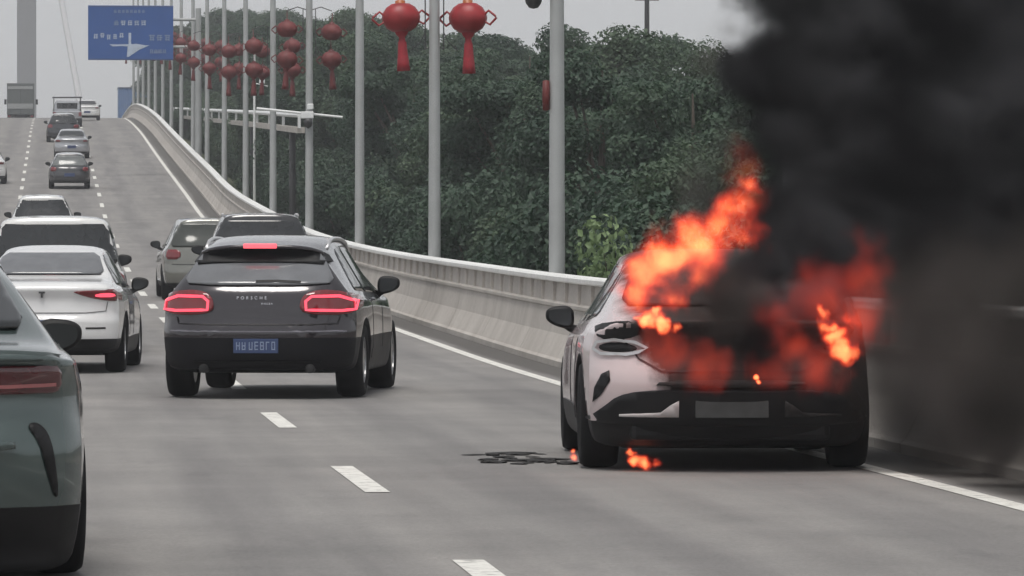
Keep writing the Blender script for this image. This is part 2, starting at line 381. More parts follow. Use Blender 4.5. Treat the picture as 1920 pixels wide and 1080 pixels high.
for k, y in enumerate(pole_y):
    zb = road_z(y) - .2
    if k == 0:
        r = lamp_post(y, 'grey lamp post with a small red box and a dome camera')
        bm = bmesh.new(); lathe(bm, [(0, 3.40), (.045, 3.41), (.05, 3.6), (.045, 3.79), (0, 3.80)], 12, M=Matrix.Translation((-.145, -.02, 0)))
        bm_obj('red_box', bm, simple('dull_red_box', (.12, .02, .018), rough=.6), r, True)
        bm = bmesh.new(); tube(bm, [(0, 0, 5.25), (-.31, -.02, 5.25), (-.31, -.02, 4.98)], .025, 8); bm_obj('camera_arm', bm, POLE, r)
        bm = bmesh.new(); lathe(bm, [(0, 4.98), (.11, 4.97), (.115, 4.86), (.10, 4.80), (.06, 4.745), (0, 4.73)], 18, M=Matrix.Translation((-.31, -.02, 0))); bm_obj('dome_camera', bm, DARKMET, r, True)
    elif k == 1:
        lamp_post(y, 'grey lamp post with one large red lantern on each side', None, True)
        lantern((PX - .58, y, zb + 5.40), 'large round red lantern with tassel, road side of its lamp post', None, .98)
        lantern((PX + .58, y, zb + 5.40), 'large round red lantern with tassel, tree side of its lamp post', None, .98)
    elif k == 2: lamp_post(y, 'plain grey lamp post without lanterns in the roadside row', 'plain lamp posts')
    elif k == 3:
        r = lamp_post(y, 'grey lamp post with a white traffic camera cross arm', None, True, .8)
        bm = bmesh.new(); tube(bm, [(-1.35, 0, 4.32), (.85, -.02, 4.10)], [.035, .03], 8); bm_obj('cross_arm', bm, WHITEBOX, r)
        bm = bmesh.new(); box(bm, -.22, .10, -.25, -.08, 4.06, 4.24, .02); bm_obj('camera_housing', bm, WHITEBOX, r)
        bm = bmesh.new(); box(bm, -.06, .10, -.16, -.02, 4.30, 4.44, .02); bm_obj('junction_box', bm, WHITEBOX, r)
        bm = bmesh.new(); lathe(bm, [(0, 4.07), (.10, 4.06), (.115, 3.96), (.09, 3.86), (0, 3.80)], 14, M=Matrix.Translation((-.04, -.17, 0))); bm_obj('dome_camera', bm, DARKMET, r, True)
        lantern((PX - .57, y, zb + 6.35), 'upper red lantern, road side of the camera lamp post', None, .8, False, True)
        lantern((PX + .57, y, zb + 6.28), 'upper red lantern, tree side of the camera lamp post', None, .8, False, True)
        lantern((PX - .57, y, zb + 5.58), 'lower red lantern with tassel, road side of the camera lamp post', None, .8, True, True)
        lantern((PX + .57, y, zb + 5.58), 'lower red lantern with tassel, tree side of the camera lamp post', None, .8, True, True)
    elif k == len(pole_y) - 1: lamp_post(y, 'plain grey lamp post without lanterns in the roadside row', 'plain lamp posts')
    else:
        lamp_post(y, 'grey lamp post with stacked red lanterns in the distant row', 'distant lamp posts', True, .65)
        for s in (-1, 1):
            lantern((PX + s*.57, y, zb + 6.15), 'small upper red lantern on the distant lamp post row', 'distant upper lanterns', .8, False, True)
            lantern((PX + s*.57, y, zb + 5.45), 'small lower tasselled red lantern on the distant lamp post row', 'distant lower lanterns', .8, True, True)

# direction sign on a cantilever
SIGNBLUE = simple('sign_blue', (.026, .085, .28), rough=.4, var=.06, scale=1.5)
SIGNWHITE = simple('sign_white', (.42, .48, .58), rough=.5, var=.1)
SIGNDIM = simple('sign_faded_letter', (.20, .26, .38), rough=.5, var=.15)
def direction_sign():
    Y = 228.0
    a, b_ = at_Y(165, 10, Y), at_Y(325, 113, Y)
    cx, w, zt, zb = (a.x + b_.x)/2, b_.x - a.x, a.z, b_.z
    hgt = zt - zb; rz = road_z(Y)
    r = empty('direction_sign', (6.62, Y + .3, rz - .9)); tag(r, 'blue overhead direction sign board with white arrows', 'road sign')
    def P(bm, name, mat): 
        o = bm_obj(name, bm, mat, r); o.location = (-6.62, -(Y+.3), -(rz-.9)); return o
    bm = bmesh.new(); tube(bm, [(6.62, Y+.3, rz-.9), (6.62, Y+.3, zt-.1)], [.16, .13], 14); P(bm, 'post', POLE)
    bm = bmesh.new()
    for zz in (zb + hgt*.25, zb + hgt*.75): tube(bm, [(6.62, Y+.3, zz), (cx - w*.45, Y+.3, zz)], .07, 10)
    P(bm, 'cantilever_arm', POLE)
    bm = bmesh.new(); box(bm, cx-w/2, cx+w/2, Y-.02, Y+.06, zb, zt, .02); panel_o = P(bm, 'sign_board', SIGNBLUE)
    def uv(u, v): return cx - w/2 + u*w, zb + v*hgt
    def plate(name, poly, mat, dy=-.03):
        bm = bmesh.new(); vs = [bm.verts.new((uv(u, v)[0], Y + dy, uv(u, v)[1])) for u, v in poly]
        f = bm.faces.new(vs); e = bmesh.ops.extrude_face_region(bm, geom=[f])
        for q in e['geom']:
            if isinstance(q, bmesh.types.BMVert): q.co.y += .012
        P(bm, name, mat)
    plate('arrow', [(.475, .5), (.505, .5), (.505, .29), (.565, .30), (.68, .27), (.72, .275), (.60, .19), (.475, .06), (.455, .06), (.465, .25), (.40, .26), (.29, .25), (.25, .29), (.33, .285), (.475, .29)], SIGNWHITE)
    rng = random.Random(3)
    def glyph(u, v, s, mat):
        # an unreadable character: a few crossing strokes
        bm = bmesh.new()
        asp = w / hgt
        for k in range(3):
            vv = v + s*(.15 + .32*k) + rng.uniform(-.02, .02)*s; l = s/asp*rng.uniform(.55, .95); u0 = u + (s/asp - l)/2
            x0, z0 = uv(u0, vv); x1, z1 = uv(u0 + l, vv + s*.12); box(bm, x0, x1, Y-.032, Y-.021, z0, z1)
        for k in range(2):
            uu = u + s/asp*(.2 + .45*k + rng.uniform(-.08, .08)); x0, z0 = uv(uu, v + s*.05); x1, z1 = uv(uu + s/asp*.12, v + s*rng.uniform(.7, .98)); box(bm, x0, x1, Y-.034, Y-.021, z0, z1)
        P(bm, 'character', mat)
    for k in range(8): glyph(.30 + .047*k, .86, .062, SIGNDIM)
    for k in range(5): glyph(.30 + .08*k, .63, .10, SIGNDIM if k < 1 else SIGNWHITE)
    for k in range(5): glyph(.06 + .075*k, .385 + .02*math.sin(k*2), .10, SIGNWHITE)
    for k in range(3): glyph(.71 + .09*k, .35, .12, SIGNDIM)
    for k in range(4): glyph(.72 + .05*k, .12, .08, SIGNDIM)
    for u0, u1, v0, v1 in ((.0, 1, .975, .99), (.0, 1, .01, .025)):
        bm = bmesh.new(); x0, z0 = uv(u0 + .01, v0); x1, z1 = uv(u1 - .01, v1); box(bm, x0, x1, Y-.03, Y-.021, z0, z1)
        P(bm, 'border', simple('sign_border', (.06, .09, .19), rough=.5))
direction_sign()

# slip-road guard rail behind the posts, small camera mast
def slip_rail():
    r = empty('slip_road_guardrail', (8.6, 300, road_z(300))); tag(r, 'white guard rail of a slip road behind the lamp posts', 'guard rail')
    prs = []
    for q in ((640, 221), (560, 216), (480, 211), (400, 207), (340, 204), (322, 203)):
        d = ray(*q); k = 8.6/d.x; prs.append((d.y*k, CAMH + d.z*k))
    f = pchip([p[0] for p in prs], [p[1] for p in prs])
    def fix(o): o.location = (-8.6, -300, -road_z(300)); return o
    pts = [(8.6, y, float(f(y))) for y in np.arange(176, 358, 6)]
    bm = bmesh.new(); tube(bm, pts, .085, 8); fix(bm_obj('rail', bm, WHITEBOX, r))
    v = []; fc = []
    for p in pts: v += [(8.5, p[1], p[2]-.62), (8.5, p[1], p[2]-.42), (8.8, p[1], p[2]-.42), (8.8, p[1], p[2]-.62)]
    for i in range(len(pts)-1):
        for k in range(4): fc.append((4*i+k, 4*i+(k+1) % 4, 4*i+4+(k+1) % 4, 4*i+4+k))
    fc += [(0, 1, 2, 3), tuple(4*(len(pts)-1)+k for k in (3, 2, 1, 0))]
    fix(link('concrete_edge', mesh_pd(v, fc), MATS['barrier_concrete'], r))
    bmp = bmesh.new(); box(bmp, -.05, .05, -.05, .05, -.45, 0); me = bpy.data.meshes.new('post'); bmp.to_mesh(me); bmp.free(); me.materials.append(WHITEBOX)
    for p in pts[::2]: o = link('post', me, None, r); o.location = (0, p[1]-300, p[2]-road_z(300))
    bmp = bmesh.new(); lathe(bmp, [(.12, -6), (.12, -.62), (0, -.62)], 12); me = bpy.data.meshes.new('pier'); bmp.to_mesh(me); bmp.free(); me.materials.append(DARKMET)
    for p in pts[1::6]: o = link('pier', me, None, r); o.location = (.05, p[1]-300, p[2]-road_z(300))
slip_rail()
def camera_mast():
    p0 = at_Y(477, 215, 206); p1 = at_Y(477, 80, 206)
    r = empty('camera_mast', (p0.x, 206, road_z(206)-1)); tag(r, 'thin white mast with a small box camera behind the lamp posts', 'camera mast')
    h = p1.z - r.location.z; q = at_Y(491, 156, 206).z - r.location.z
    bm = bmesh.new(); tube(bm, [(0, 0, 0), (0, 0, h)], [.06, .04], 8); bm_obj('mast', bm, WHITEBOX, r)
    bm = bmesh.new(); tube(bm, [(0, 0, q), (.55, 0, q-.12)], .025, 6); bm_obj('arm', bm, WHITEBOX, r)
    bm = bmesh.new(); box(bm, .20, .42, -.2, .1, q-.02, q+.16, .02); bm_obj('box_camera', bm, WHITEBOX, r)
camera_mast()
def flood_mast():
    Y = 190; p = at_Y(1213, 0, Y)
    r = empty('floodlight_mast', (p.x, Y, road_z(Y)-2.1)); tag(r, 'thin dark mast with a cross bar rising behind the trees', 'mast')
    h = p.z - r.location.z
    bm = bmesh.new(); tube(bm, [(0, 0, 0), (0, 0, h+.3)], [.14, .09], 10); bm_obj('mast', bm, DARKMET, r)
    bm = bmesh.new(); box(bm, -.45, .45, -.05, .05, h-.02, h+.06); bm_obj('cross_bar', bm, DARKMET, r)
    for s in (-1, 1): bm = bmesh.new(); box(bm, s*.35-.1, s*.35+.1, -.1, .1, h+.06, h+.3, .02); bm_obj('floodlight', bm, DARKMET, r)
flood_mast()

# ------------------------------------------------------------------ bridge tower and stay cable far beyond the crest, blue shed
def tower():
    Y = 1100; s = 1 / FPX * Y
    x0, x1 = at_Y(32, 100, Y).x, at_Y(68, 100, Y).x; zc = road_z(Y)
    r = empty('bridge_tower', ((x0+x1)/2, Y, zc)); tag(r, 'tall plain grey bridge tower rising beyond the road crest', 'bridge tower')
    TW = simple('tower_concrete', (.15, .15, .155), rough=.85, var=.08, scale=.3)
    w = (x1-x0)/2
    bm = bmesh.new(); lathe(bm, [(1, 0), (1, 100), (.93, 104), (0, 104)], 4, M=Matrix.Diagonal((w*1.414, w*1.6, 1, 1)) @ Matrix.Rotation(math.pi/4, 4, 'Z')); bm_obj('shaft', bm, TW, r)
    bm = bmesh.new(); box(bm, -w*1.25, w*1.25, -w*1.5, w*1.5, -.4, 3.0, .2); bm_obj('plinth', bm, TW, r)
    c = empty('stay_cable', (6.1, 690, road_z(690))); tag(c, 'pale stay cable slanting down from the bridge tower', 'cable')
    A = Vector((6.1, 690, road_z(690))); B = Vector(((x0+x1)/2, Y-.5, 100.0)); pts = []
    for k in range(25):
        t = k/24; p = A.lerp(B, t); p.z -= 9*t*(1-t); pts.append(p - A)
    bm = bmesh.new(); tube(bm, pts, .5, 8); bm_obj('strand', bm, simple('cable_sheath', (.42, .42, .43), rough=.6), c)
    bm = bmesh.new(); box(bm, -.6, .6, -.8, .8, -.3, .8, .1); bm_obj('anchor', bm, TW, c)
tower()
def shed():
    Y = 520; a = at_Y(222, 165, Y); zb = road_z(Y) - .6
    r = empty('blue_shed', (a.x, Y, zb)); tag(r, 'blue corrugated metal shed beside the road beyond the crest', 'shed')
    BL = simple('blue_sheet', (.10, .18, .36), rough=.6, var=.08, scale=2)
    h = a.z - zb; W = 4.6
    v = []; f = []; n = 46
    for k in range(n+1):
        x = W*k/n; y = .03 if k % 2 else 0
        v += [(x, y, 0), (x, y, h)]
    for k in range(n): f.append((2*k, 2*k+2, 2*k+3, 2*k+1))
    link('front_wall', mesh_pd(v, f), BL, r)
    bm = bmesh.new(); box(bm, 0, W, .05, 6, 0, h-.02); bm_obj('body', bm, BL, r)
    bm = bmesh.new(); box(bm, -.06, W+.06, -.05, 6.05, h, h+.10); bm_obj('roof', bm, simple('shed_roof', (.16, .2, .27), rough=.6), r)
shed()

# ------------------------------------------------------------------ trees and shrubs
def leaf_material(name, c0, c1, c2):
    m, t, b, o = nt(name)
    oi = N(t, 'ShaderNodeObjectInfo'); g = N(t, 'ShaderNodeNewGeometry')
    n1 = N(t, 'ShaderNodeTexNoise', i_Scale=.9, i_Detail=3.0); L(t, g.outputs['Position'], n1.inputs['Vector'])
    ad = N(t, 'ShaderNodeMath', operation='MULTIPLY_ADD'); ad.inputs[1].default_value = .45; L(t, oi.outputs['Random'], ad.inputs[0]); 
    sc = N(t, 'ShaderNodeMath', operation='MULTIPLY_ADD'); sc.inputs[1].default_value = 1.0; sc.inputs[2].default_value = -.22; L(t, n1.outputs[0], sc.inputs[0]); L(t, sc.outputs[0], ad.inputs[2])
    c = ramp(t, ad.outputs[0], [(.2, c0), (.5, c1), (.8, c2)])
    L(t, c, b.inputs['Base Color']); b.inputs['Roughness'].default_value = .6
    tr = N(t, 'ShaderNodeBsdfTranslucent'); L(t, c, tr.inputs['Color'])
    mx = N(t, 'ShaderNodeMixShader'); mx.inputs[0].default_value = .25
    L(t, b.outputs[0], mx.inputs[1]); L(t, tr.outputs[0], mx.inputs[2]); L(t, mx.outputs[0], o.inputs['Surface'])
    return m
LEAF = leaf_material('leaves_dark', (.022, .050, .030), (.038, .074, .043), (.064, .104, .055))
LEAFB = leaf_material('leaves_light', (.13, .20, .08), (.20, .28, .13), (.28, .36, .19))
BARK = simple('bark', (.09, .075, .06), rough=.9, var=.3, scale=8)
def leaf_cloud(blobs, n, size, rng, long=1.6):
    v = []; f = []
    tot = sum(b[3]**2 for b in blobs)
    for (bx, by, bz, br, sq) in blobs:
        for _ in range(int(n * br**2 / tot)):
            d = Vector((rng.gauss(0, 1), rng.gauss(0, 1), rng.gauss(0, 1))).normalized()
            rr = br * (rng.random() ** .33) * (1 + .22*noise.noise(d*2.3 + Vector((bx, by, bz))))
            p = Vector((bx, by, bz)) + Vector((d.x*rr, d.y*rr, d.z*rr*sq))
            s = size * rng.uniform(.6, 1.4)
            nrm = (d + Vector((rng.gauss(0, .6), rng.gauss(0, .6), rng.gauss(.3, .6)))).normalized()
            a = nrm.orthogonal().normalized(); a = Matrix.Rotation(rng.uniform(0, 6.28), 3, nrm) @ a; b = nrm.cross(a)
            i = len(v)
            v += [p - a*s*long*.5, p - b*s*.5 + nrm*s*.12, p + a*s*long*.5, p + b*s*.5 + nrm*s*.12]
            f.append((i, i+1, i+2, i+3))
    return mesh_pd(v, f, 'crown')
def tree_meshes(kind, seed):
    rng = random.Random(seed); blobs = []
    H = 8.5
    if kind == 'round':
        for k in range(11):
            a = rng.uniform(0, 6.28); r = rng.uniform(.2, 1.7); z = rng.uniform(2.6, 7.6)
            r *= 1 - .06*(z - 4)**2 / 2
            blobs.append((r*math.cos(a), r*math.sin(a), z, rng.uniform(.8, 1.35), .85))
        blobs.append((rng.uniform(-.4, .4), rng.uniform(-.4, .4), 7.7, .75, .8))
    elif kind == 'tall':
        for k in range(12):
            z = 1.6 + 6.9*k/11; r = .9*(1 - (z/10)**2); a = rng.uniform(0, 6.28)
            blobs.append((r*.6*math.cos(a), r*.6*math.sin(a), z, .35 + 1.0*math.sin(math.pi*(.12 + .8*(1-z/9.2)))*.9, 1.1))
    else:
        for k in range(10):
            a = rng.uniform(0, 6.28); r = rng.uniform(.5, 2.0); z = rng.uniform(4.5, 7.4)
            blobs.append((r*math.cos(a), r*math.sin(a), z, rng.uniform(.6, 1.0), .6))
        for k in range(6):
            a = rng.uniform(0, 6.28); blobs.append((1.3*math.cos(a), 1.3*math.sin(a), rng.uniform(2, 4), rng.uniform(.7, 1.0), .9))
    crown = leaf_cloud(blobs, 26000, .072, rng); crown.materials.append(LEAF)
    bm = bmesh.new(); top = max(b[2] for b in blobs)
    tube(bm, [(0, 0, -.3), (.05, .02, 1.5), (-.05, .1, 3.5), (.08, 0, top*.75), (0, 0, top)], [.20, .16, .12, .07, .02], 8)
    for b in blobs[:8]: tube(bm, [(0, .05, b[2]*.55), (b[0]*.5, b[1]*.5, b[2]*.8), (b[0], b[1], b[2])], [.08, .05, .015], 5)
    me = bpy.data.meshes.new('trunk'); bm.to_mesh(me); bm.free(); me.materials.append(BARK)
    return crown, me
TREES = [('round', tree_meshes('round', 1)), ('tall', tree_meshes('tall', 2)), ('spread', tree_meshes('spread', 3)), ('round', tree_meshes('round', 4)), ('tall', tree_meshes('tall', 5)), ('spread', tree_meshes('spread', 6))]
TLAB = {'round': 'dense rounded dark green tree in the roadside wood', 'tall': 'slender upright dark green tree in the roadside wood', 'spread': 'spreading tree with open dark green top in the roadside wood'}
def plant_tree(x, y, sc, idx, rng):
    kind, (cr, tr) = TREES[idx % 6]
    r = empty('tree', (x, y, road_z(y) - 2.2), (0, 0, rng.uniform(0, 6.28))); r.scale = (sc*rng.uniform(.95, 1.2), sc*rng.uniform(.95, 1.2), sc)
    link('trunk', tr, None, r); link('crown', cr, None, r)
    tag(r, TLAB[kind], 'tree', TLAB[kind].replace('tree', 'trees'))
rng = random.Random(11)
SKYL = pchip([200, 260, 300, 340, 400, 450, 520, 700, 760, 800, 900, 960, 1050, 1090, 1130, 1200, 1240, 1300, 1400, 4000], [170, 128, 72, 28, 16, 10, 12, 10, 40, 66, 48, 62, 76, 56, 28, 38, 46, 60, 70, 70])
THGT = [max(v.co.z for v in t_[1][0].vertices) for t_ in TREES]
def wood(x0, x1, ya, d0, d1, lo, hi):
    global i
    y = ya
    while y < 520:
        x = rng.uniform(x0, x1); ix = (i + rng.randint(0, 2)) % 6; px = VPX + FPX*x/y
        zt = CAMH + (VPY - float(SKYL(px)))/FPX*y
        plant_tree(x, y, min(1.9, max(.5, (zt - road_z(y) + 2.2)/THGT[ix]))*rng.uniform(lo, hi), ix, rng); i += 1; y += rng.uniform(d0, d1)*(1 if y < 250 else 1.25)
i = 0
wood(11.2, 13.2, 44, 3.0, 3.9, .72, .93)
wood(15.5, 19.0, 55, 3.0, 4.4, .80, 1.0)
def shrub_meshes(seed, mat, size, n):
    rg = random.Random(seed); blobs = [(rg.uniform(-.8, .8), rg.uniform(-.8, .8), rg.uniform(.5, 2.3), rg.uniform(.5, .85), .9) for _ in range(8)]
    c = leaf_cloud(blobs, n, size, rg); c.materials.append(mat)
    bm = bmesh.new()
    for b in blobs: tube(bm, [(0, 0, -.2), (b[0]*.5, b[1]*.5, b[2]*.5), (b[0], b[1], b[2])], [.05, .035, .01], 5)
    me = bpy.data.meshes.new('stem'); bm.to_mesh(me); bm.free(); me.materials.append(BARK); return c, me
SHR = [shrub_meshes(s, LEAF, .06, 9000) for s in (21, 22, 23)]
y = 40.0
while y < 470:
    cr, st = SHR[rng.randint(0, 2)]
    r = empty('shrub', (rng.uniform(9.3, 10.6), y, road_z(y) - 1.25), (0, 0, rng.uniform(0, 6.28))); s = rng.uniform(.85, 1.35); r.scale = (s, s, s*rng.uniform(.8, 1.15))
    link('stem', st, None, r); link('crown', cr, None, r)
    tag(r, 'low dark shrub at the foot of the roadside wood', 'shrub', 'low shrubs below the trees'); y += rng.uniform(2.4, 3.6)
cr, st = shrub_meshes(31, LEAFB, .085, 3000)
r = empty('leafy_bush', (8.1, 70.5, road_z(70) - .9)); r.scale = (.68, .6, 1.0); link('stem', st, None, r); link('crown', cr, None, r)
tag(r, 'bright pale green leafy bush peeking over the concrete barrier', 'bush')

# ------------------------------------------------------------------ cars
def chaikin(p, n=2, closed=True):
    p = [tuple(q) for q in p]
    for _ in range(n):
        q = []
        m = len(p)
        for i in range(m if closed else m-1):
            a, b = p[i], p[(i+1) % m]
            q += [tuple(.75*a[k]+.25*b[k] for k in range(len(a))), tuple(.25*a[k]+.75*b[k] for k in range(len(a)))]
        p = q
    return p
def resample(p, step):
    out = []
    for i in range(len(p)):
        a, b = p[i], p[(i+1) % len(p)]; l = math.hypot(b[0]-a[0], b[1]-a[1]); n = max(1, int(l/step))
        out += [(a[0]+(b[0]-a[0])*k/n, a[1]+(b[1]-a[1])*k/n) for k in range(n)]
    return out
def corners(p, r=.05):
    out = []; m = len(p)
    for i in range(m):
        a, b, c = p[i-1], p[i], p[(i+1) % m]
        for q in (a, c):
            l = math.hypot(q[0]-b[0], q[1]-b[1]); k = min(.45, r/l); out.append((b[0]+(q[0]-b[0])*k, b[1]+(q[1]-b[1])*k))
    return out
def mirror_poly(p): return [(-x, z) for x, z in p][::-1]

class Car:
    def __init__(s, name, sp, mat, res=1.0):
        s.sp = sp; s.mat = mat; s.name = name
        s.top = knots(sp['top']); s.plan = knots(sp['plan']); s.zb = knots(sp['zb']); s.zsh = knots(sp['zsh'])
        s.Rk = knots(sp['rear']); s.Fk = knots(sp['front']); s.Lc = sp['L']
        s.wmax = max(b for a, b in sp['plan']); s.res = res
        s.root = empty(name, (0, 0, 0)); s.build()
    def sec(s, y, m):
        w, zb, zt = float(s.plan(y)), float(s.zb(y)), float(s.top(y)); zs = min(float(s.zsh(y)), zt - .05)
        g = zt - zs; a = max(0, min(1, g/.5)); wt = w*(.90 - s.sp.get('tumble', .24)*a); zm = zb + (zs - zb)*.52
        P = [(0, zb), (w*.80, zb), (w*.94, zb+.03), (w*.982, zb+.14), (w, zm), (w*.992, zs-.13), (w*.972, zs-.035), (w*(.972-.03*a)-.01, zs+.012), 
             (wt + (w*.93-wt)*.5, zs + (zt-.1*a-zs)*.5), (wt+.004, zt-.10*a-.015), (wt*.95, zt-.05*a-.008), (wt*.72, zt-.013*a-.003), (wt*.38, zt-.002), (0, zt)]
        d = [0]
        for i in range(1, len(P)): d.append(d[-1] + max(1e-4, math.hypot(P[i][0]-P[i-1][0], P[i][1]-P[i-1][1])))
        fx, fz = pchip(d, [p[0] for p in P]), pchip(d, [p[1] for p in P])
        ts = []
        for i in range(len(P)-1): ts += [d[i] + (d[i+1]-d[i])*k/m for k in range(m)]
        ts.append(d[-1]); return np.stack([fx(ts), fz(ts)], 1)
    def R(s, x, z): return float(s.Rk(z)) + s.sp.get('wrap', .38)*min(1.1, abs(x)/s.wmax)**s.sp.get('wrapp', 4)
    def Fr(s, x, z): return float(s.Fk(z)) + .55*min(1.1, abs(x)/s.wmax)**3
    def ypos(s, Y, x, z):
        y = Y + s.R(x, z)*max(0, 1 - Y/1.6)
        return y - s.Fr(x, z)*max(0, 1 - (s.Lc - Y)/1.6)
    def build(s):
        m = 3 if s.res >= 1 else 2; ny = int(46*s.res) if s.res >= 1 else 26
        u = np.linspace(0, 1, ny); Ys = s.Lc*(u - .09*np.sin(2*np.pi*u))
        v = []; f = []; n = None
        for Y in Ys:
            q = s.sec(Y, m); half = len(q)
            ring = [(x, z) for x, z in q] + [(-x, z) for x, z in q[-2:0:-1]]
            n = len(ring); v += [(x, s.ypos(Y, x, z), z) for x, z in ring]
        for i in range(ny-1):
            for k in range(n): f.append((i*n+k, i*n+(k+1) % n, (i+1)*n+(k+1) % n, (i+1)*n+k))
        for end in (0, 1):
            Y = Ys[0] if end == 0 else Ys[-1]; base = 0 if end == 0 else (ny-1)*n
            q = s.sec(Y, m); ring = [(x, z) for x, z in q] + [(-x, z) for x, z in q[-2:0:-1]]
            zc = (ring[0][1] + q[-1][1])/2; prev = [base + k for k in range(n)]
            for j in range(1, 11):
                kk = 1 - j/11; cur = []
                for x, z in ring:
                    xx, zz = x*kk, zc + (z-zc)*kk; cur.append(len(v)); v.append((xx, s.ypos(Y, xx, zz), zz))
                for k in range(n): f.append((prev[k], cur[k], cur[(k+1) % n], prev[(k+1) % n]))
                prev = cur
            c = len(v); v.append((0, s.ypos(Y, 0, zc), zc))
            for k in range(n): f.append((prev[k], c, prev[(k+1) % n]))
        me = mesh_pd(v, f, 'body'); bm = bmesh.new(); bm.from_mesh(me)
        bmesh.ops.recalc_face_normals(bm, faces=bm.faces); bm.to_mesh(me)
        bm.faces.ensure_lookup_table(); s.bvh = BVHTree.FromBMesh(bm); bm.free()
        s.body = link('body', me, s.mat, s.root, True); me.materials.append(BLACK)
        # wheel wells
        r = s.sp['wr']; cb = bmesh.new(); s.axles = s.sp['axles']
        for ay in s.axles:
            for sd in (-1, 1):
                xo = sd*(s.wmax + .2); xi = sd*(s.wmax - .30)
                lathe(cb, [(r+.055, min(xo, xi)), (r+.055, max(xo, xi))], 32, 'X', Matrix.Translation((0, ay, r)))
        bmesh.ops.recalc_face_normals(cb, faces=cb.faces)
        cme = bpy.data.meshes.new('cut'); cb.to_mesh(cme); cb.free(); co = bpy.data.objects.new('cut', cme); COL.objects.link(co)
        md = s.body.modifiers.new('b', 'BOOLEAN'); md.operation = 'DIFFERENCE'; md.object = co; md.solver = 'EXACT'
        dg = bpy.context.evaluated_depsgraph_get(); new = bpy.data.meshes.new_from_object(s.body.evaluated_get(dg))
        s.body.modifiers.clear()
        if len(new.polygons) > 100: s.body.data = new
        bpy.data.objects.remove(co)
        me = s.body.data
        while len(me.materials) < 2: me.materials.append(BLACK)
        for p in me.polygons:
            c = p.center; p.use_smooth = True
            for ay in s.axles:
                d = math.hypot(c.y-ay, c.z-r)
                if d < r + .075 and abs(c.x) < s.wmax - .02 and abs(p.normal.y*(c.y-ay) + p.normal.z*(c.z-r)) > .5*d or (d < r+.06 and abs(abs(c.x) - (s.wmax-.30)) < .01): p.material_index = 1
        s.cladding(s.sp.get('clad', .36), s.sp.get('cladname', 'lower_bumper'))
    def cladding(s, h, name):
        bm = bmesh.new(); bm.from_mesh(s.body.data)
        bmesh.ops.bisect_plane(bm, geom=bm.verts[:] + bm.edges[:] + bm.faces[:], plane_co=(0, 0, h), plane_no=(0, 0, 1))
        low = bm.copy(); bmesh.ops.delete(bm, geom=[f for f in bm.faces if f.calc_center_median().z < h], context='FACES')
        bmesh.ops.delete(low, geom=[f for f in low.faces if f.calc_center_median().z >= h], context='FACES')
        bm.to_mesh(s.body.data); bm.free()
        me = bpy.data.meshes.new(name); low.to_mesh(me); low.free(); me.materials.append(s.sp.get('cladmat', BLACK))
        for p in me.polygons: p.material_index = 0
        link(name, me, None, s.root, True)
    def hit(s, axis, u, v, sd=1):
        if axis == 'rear': o, d = Vector((u, -2, v)), Vector((0, 1, 0))
        elif axis == 'front': o, d = Vector((u, s.Lc+2, v)), Vector((0, -1, 0))
        elif axis == 'side': o, d = Vector((sd*3, u, v)), Vector((-sd, 0, 0))
        else: o, d = Vector((u, v, 4)), Vector((0, 0, -1))
        p, nrm, i, dist = s.bvh.ray_cast(o, d)
        if p is None:
            p, nrm, i, dist = s.bvh.find_nearest(o + d*(2 if axis in ('rear', 'front') else 2.2))
        if nrm.dot(d) > 0: nrm = -nrm
        return p, nrm, d
    def panel(s, name, poly, mat, axis='rear', sd=1, off=.004, depth=.03, step=.06, smooth=2, parent=None):
        if smooth: poly = chaikin(poly, smooth)
        out = resample(poly, step); us = [p[0] for p in out]; vs = [p[1] for p in out]
        pts = [Vector(p) for p in out]; n = len(pts)
        for a in np.arange(min(us)+step*.7, max(us), step):
            for b in np.arange(min(vs)+step*.7, max(vs), step): pts.append(Vector((a, b)))
        vo, eo, fo, *_ = delaunay_2d_cdt(pts, [(i, (i+1) % n) for i in range(n)], [], 1, 1e-5)
        bm = bmesh.new(); A = []
        for p in vo:
            h, nr, d = s.hit(axis, p[0], p[1], sd); A.append((bm.verts.new(h + nr*off), h, nr, d))
        for q in fo:
            try: bm.faces.new([A[k][0] for k in q])
            except ValueError: pass
        bmesh.ops.delete(bm, geom=[v for v in bm.verts if not v.link_faces], context='VERTS')
        bed = [e for e in bm.edges if e.is_boundary]
        ex = bmesh.ops.extrude_edge_only(bm, edges=bed)
        dr = A[0][3]
        for g in ex['geom']:
            if isinstance(g, bmesh.types.BMVert): g.co += dr*depth
        o = bm_obj(name, bm, mat, parent or s.root)
        for p in o.data.polygons: p.use_smooth = False
        # keep the face smooth, the rim crisp
        for p in o.data.polygons:
            if abs(p.normal.dot(dr)) > .25: p.use_smooth = True
        return o
    def ribbon(s, name, line, wd, mat, axis='rear', sd=1, off=.006, parent=None, depth=.01):
        """a narrow strip laid on the body along a line; closed when first and last points coincide"""
        pts = []
        for i in range(len(line)-1):
            a, b = line[i], line[i+1]; k = max(1, int(math.hypot(b[0]-a[0], b[1]-a[1])/.05))
            pts += [(a[0]+(b[0]-a[0])*j/k, a[1]+(b[1]-a[1])*j/k) for j in range(k)]
        closed = math.hypot(line[0][0]-line[-1][0], line[0][1]-line[-1][1]) < 1e-6
        if not closed: pts.append(line[-1])
        n = len(pts); bm = bmesh.new(); rows = []
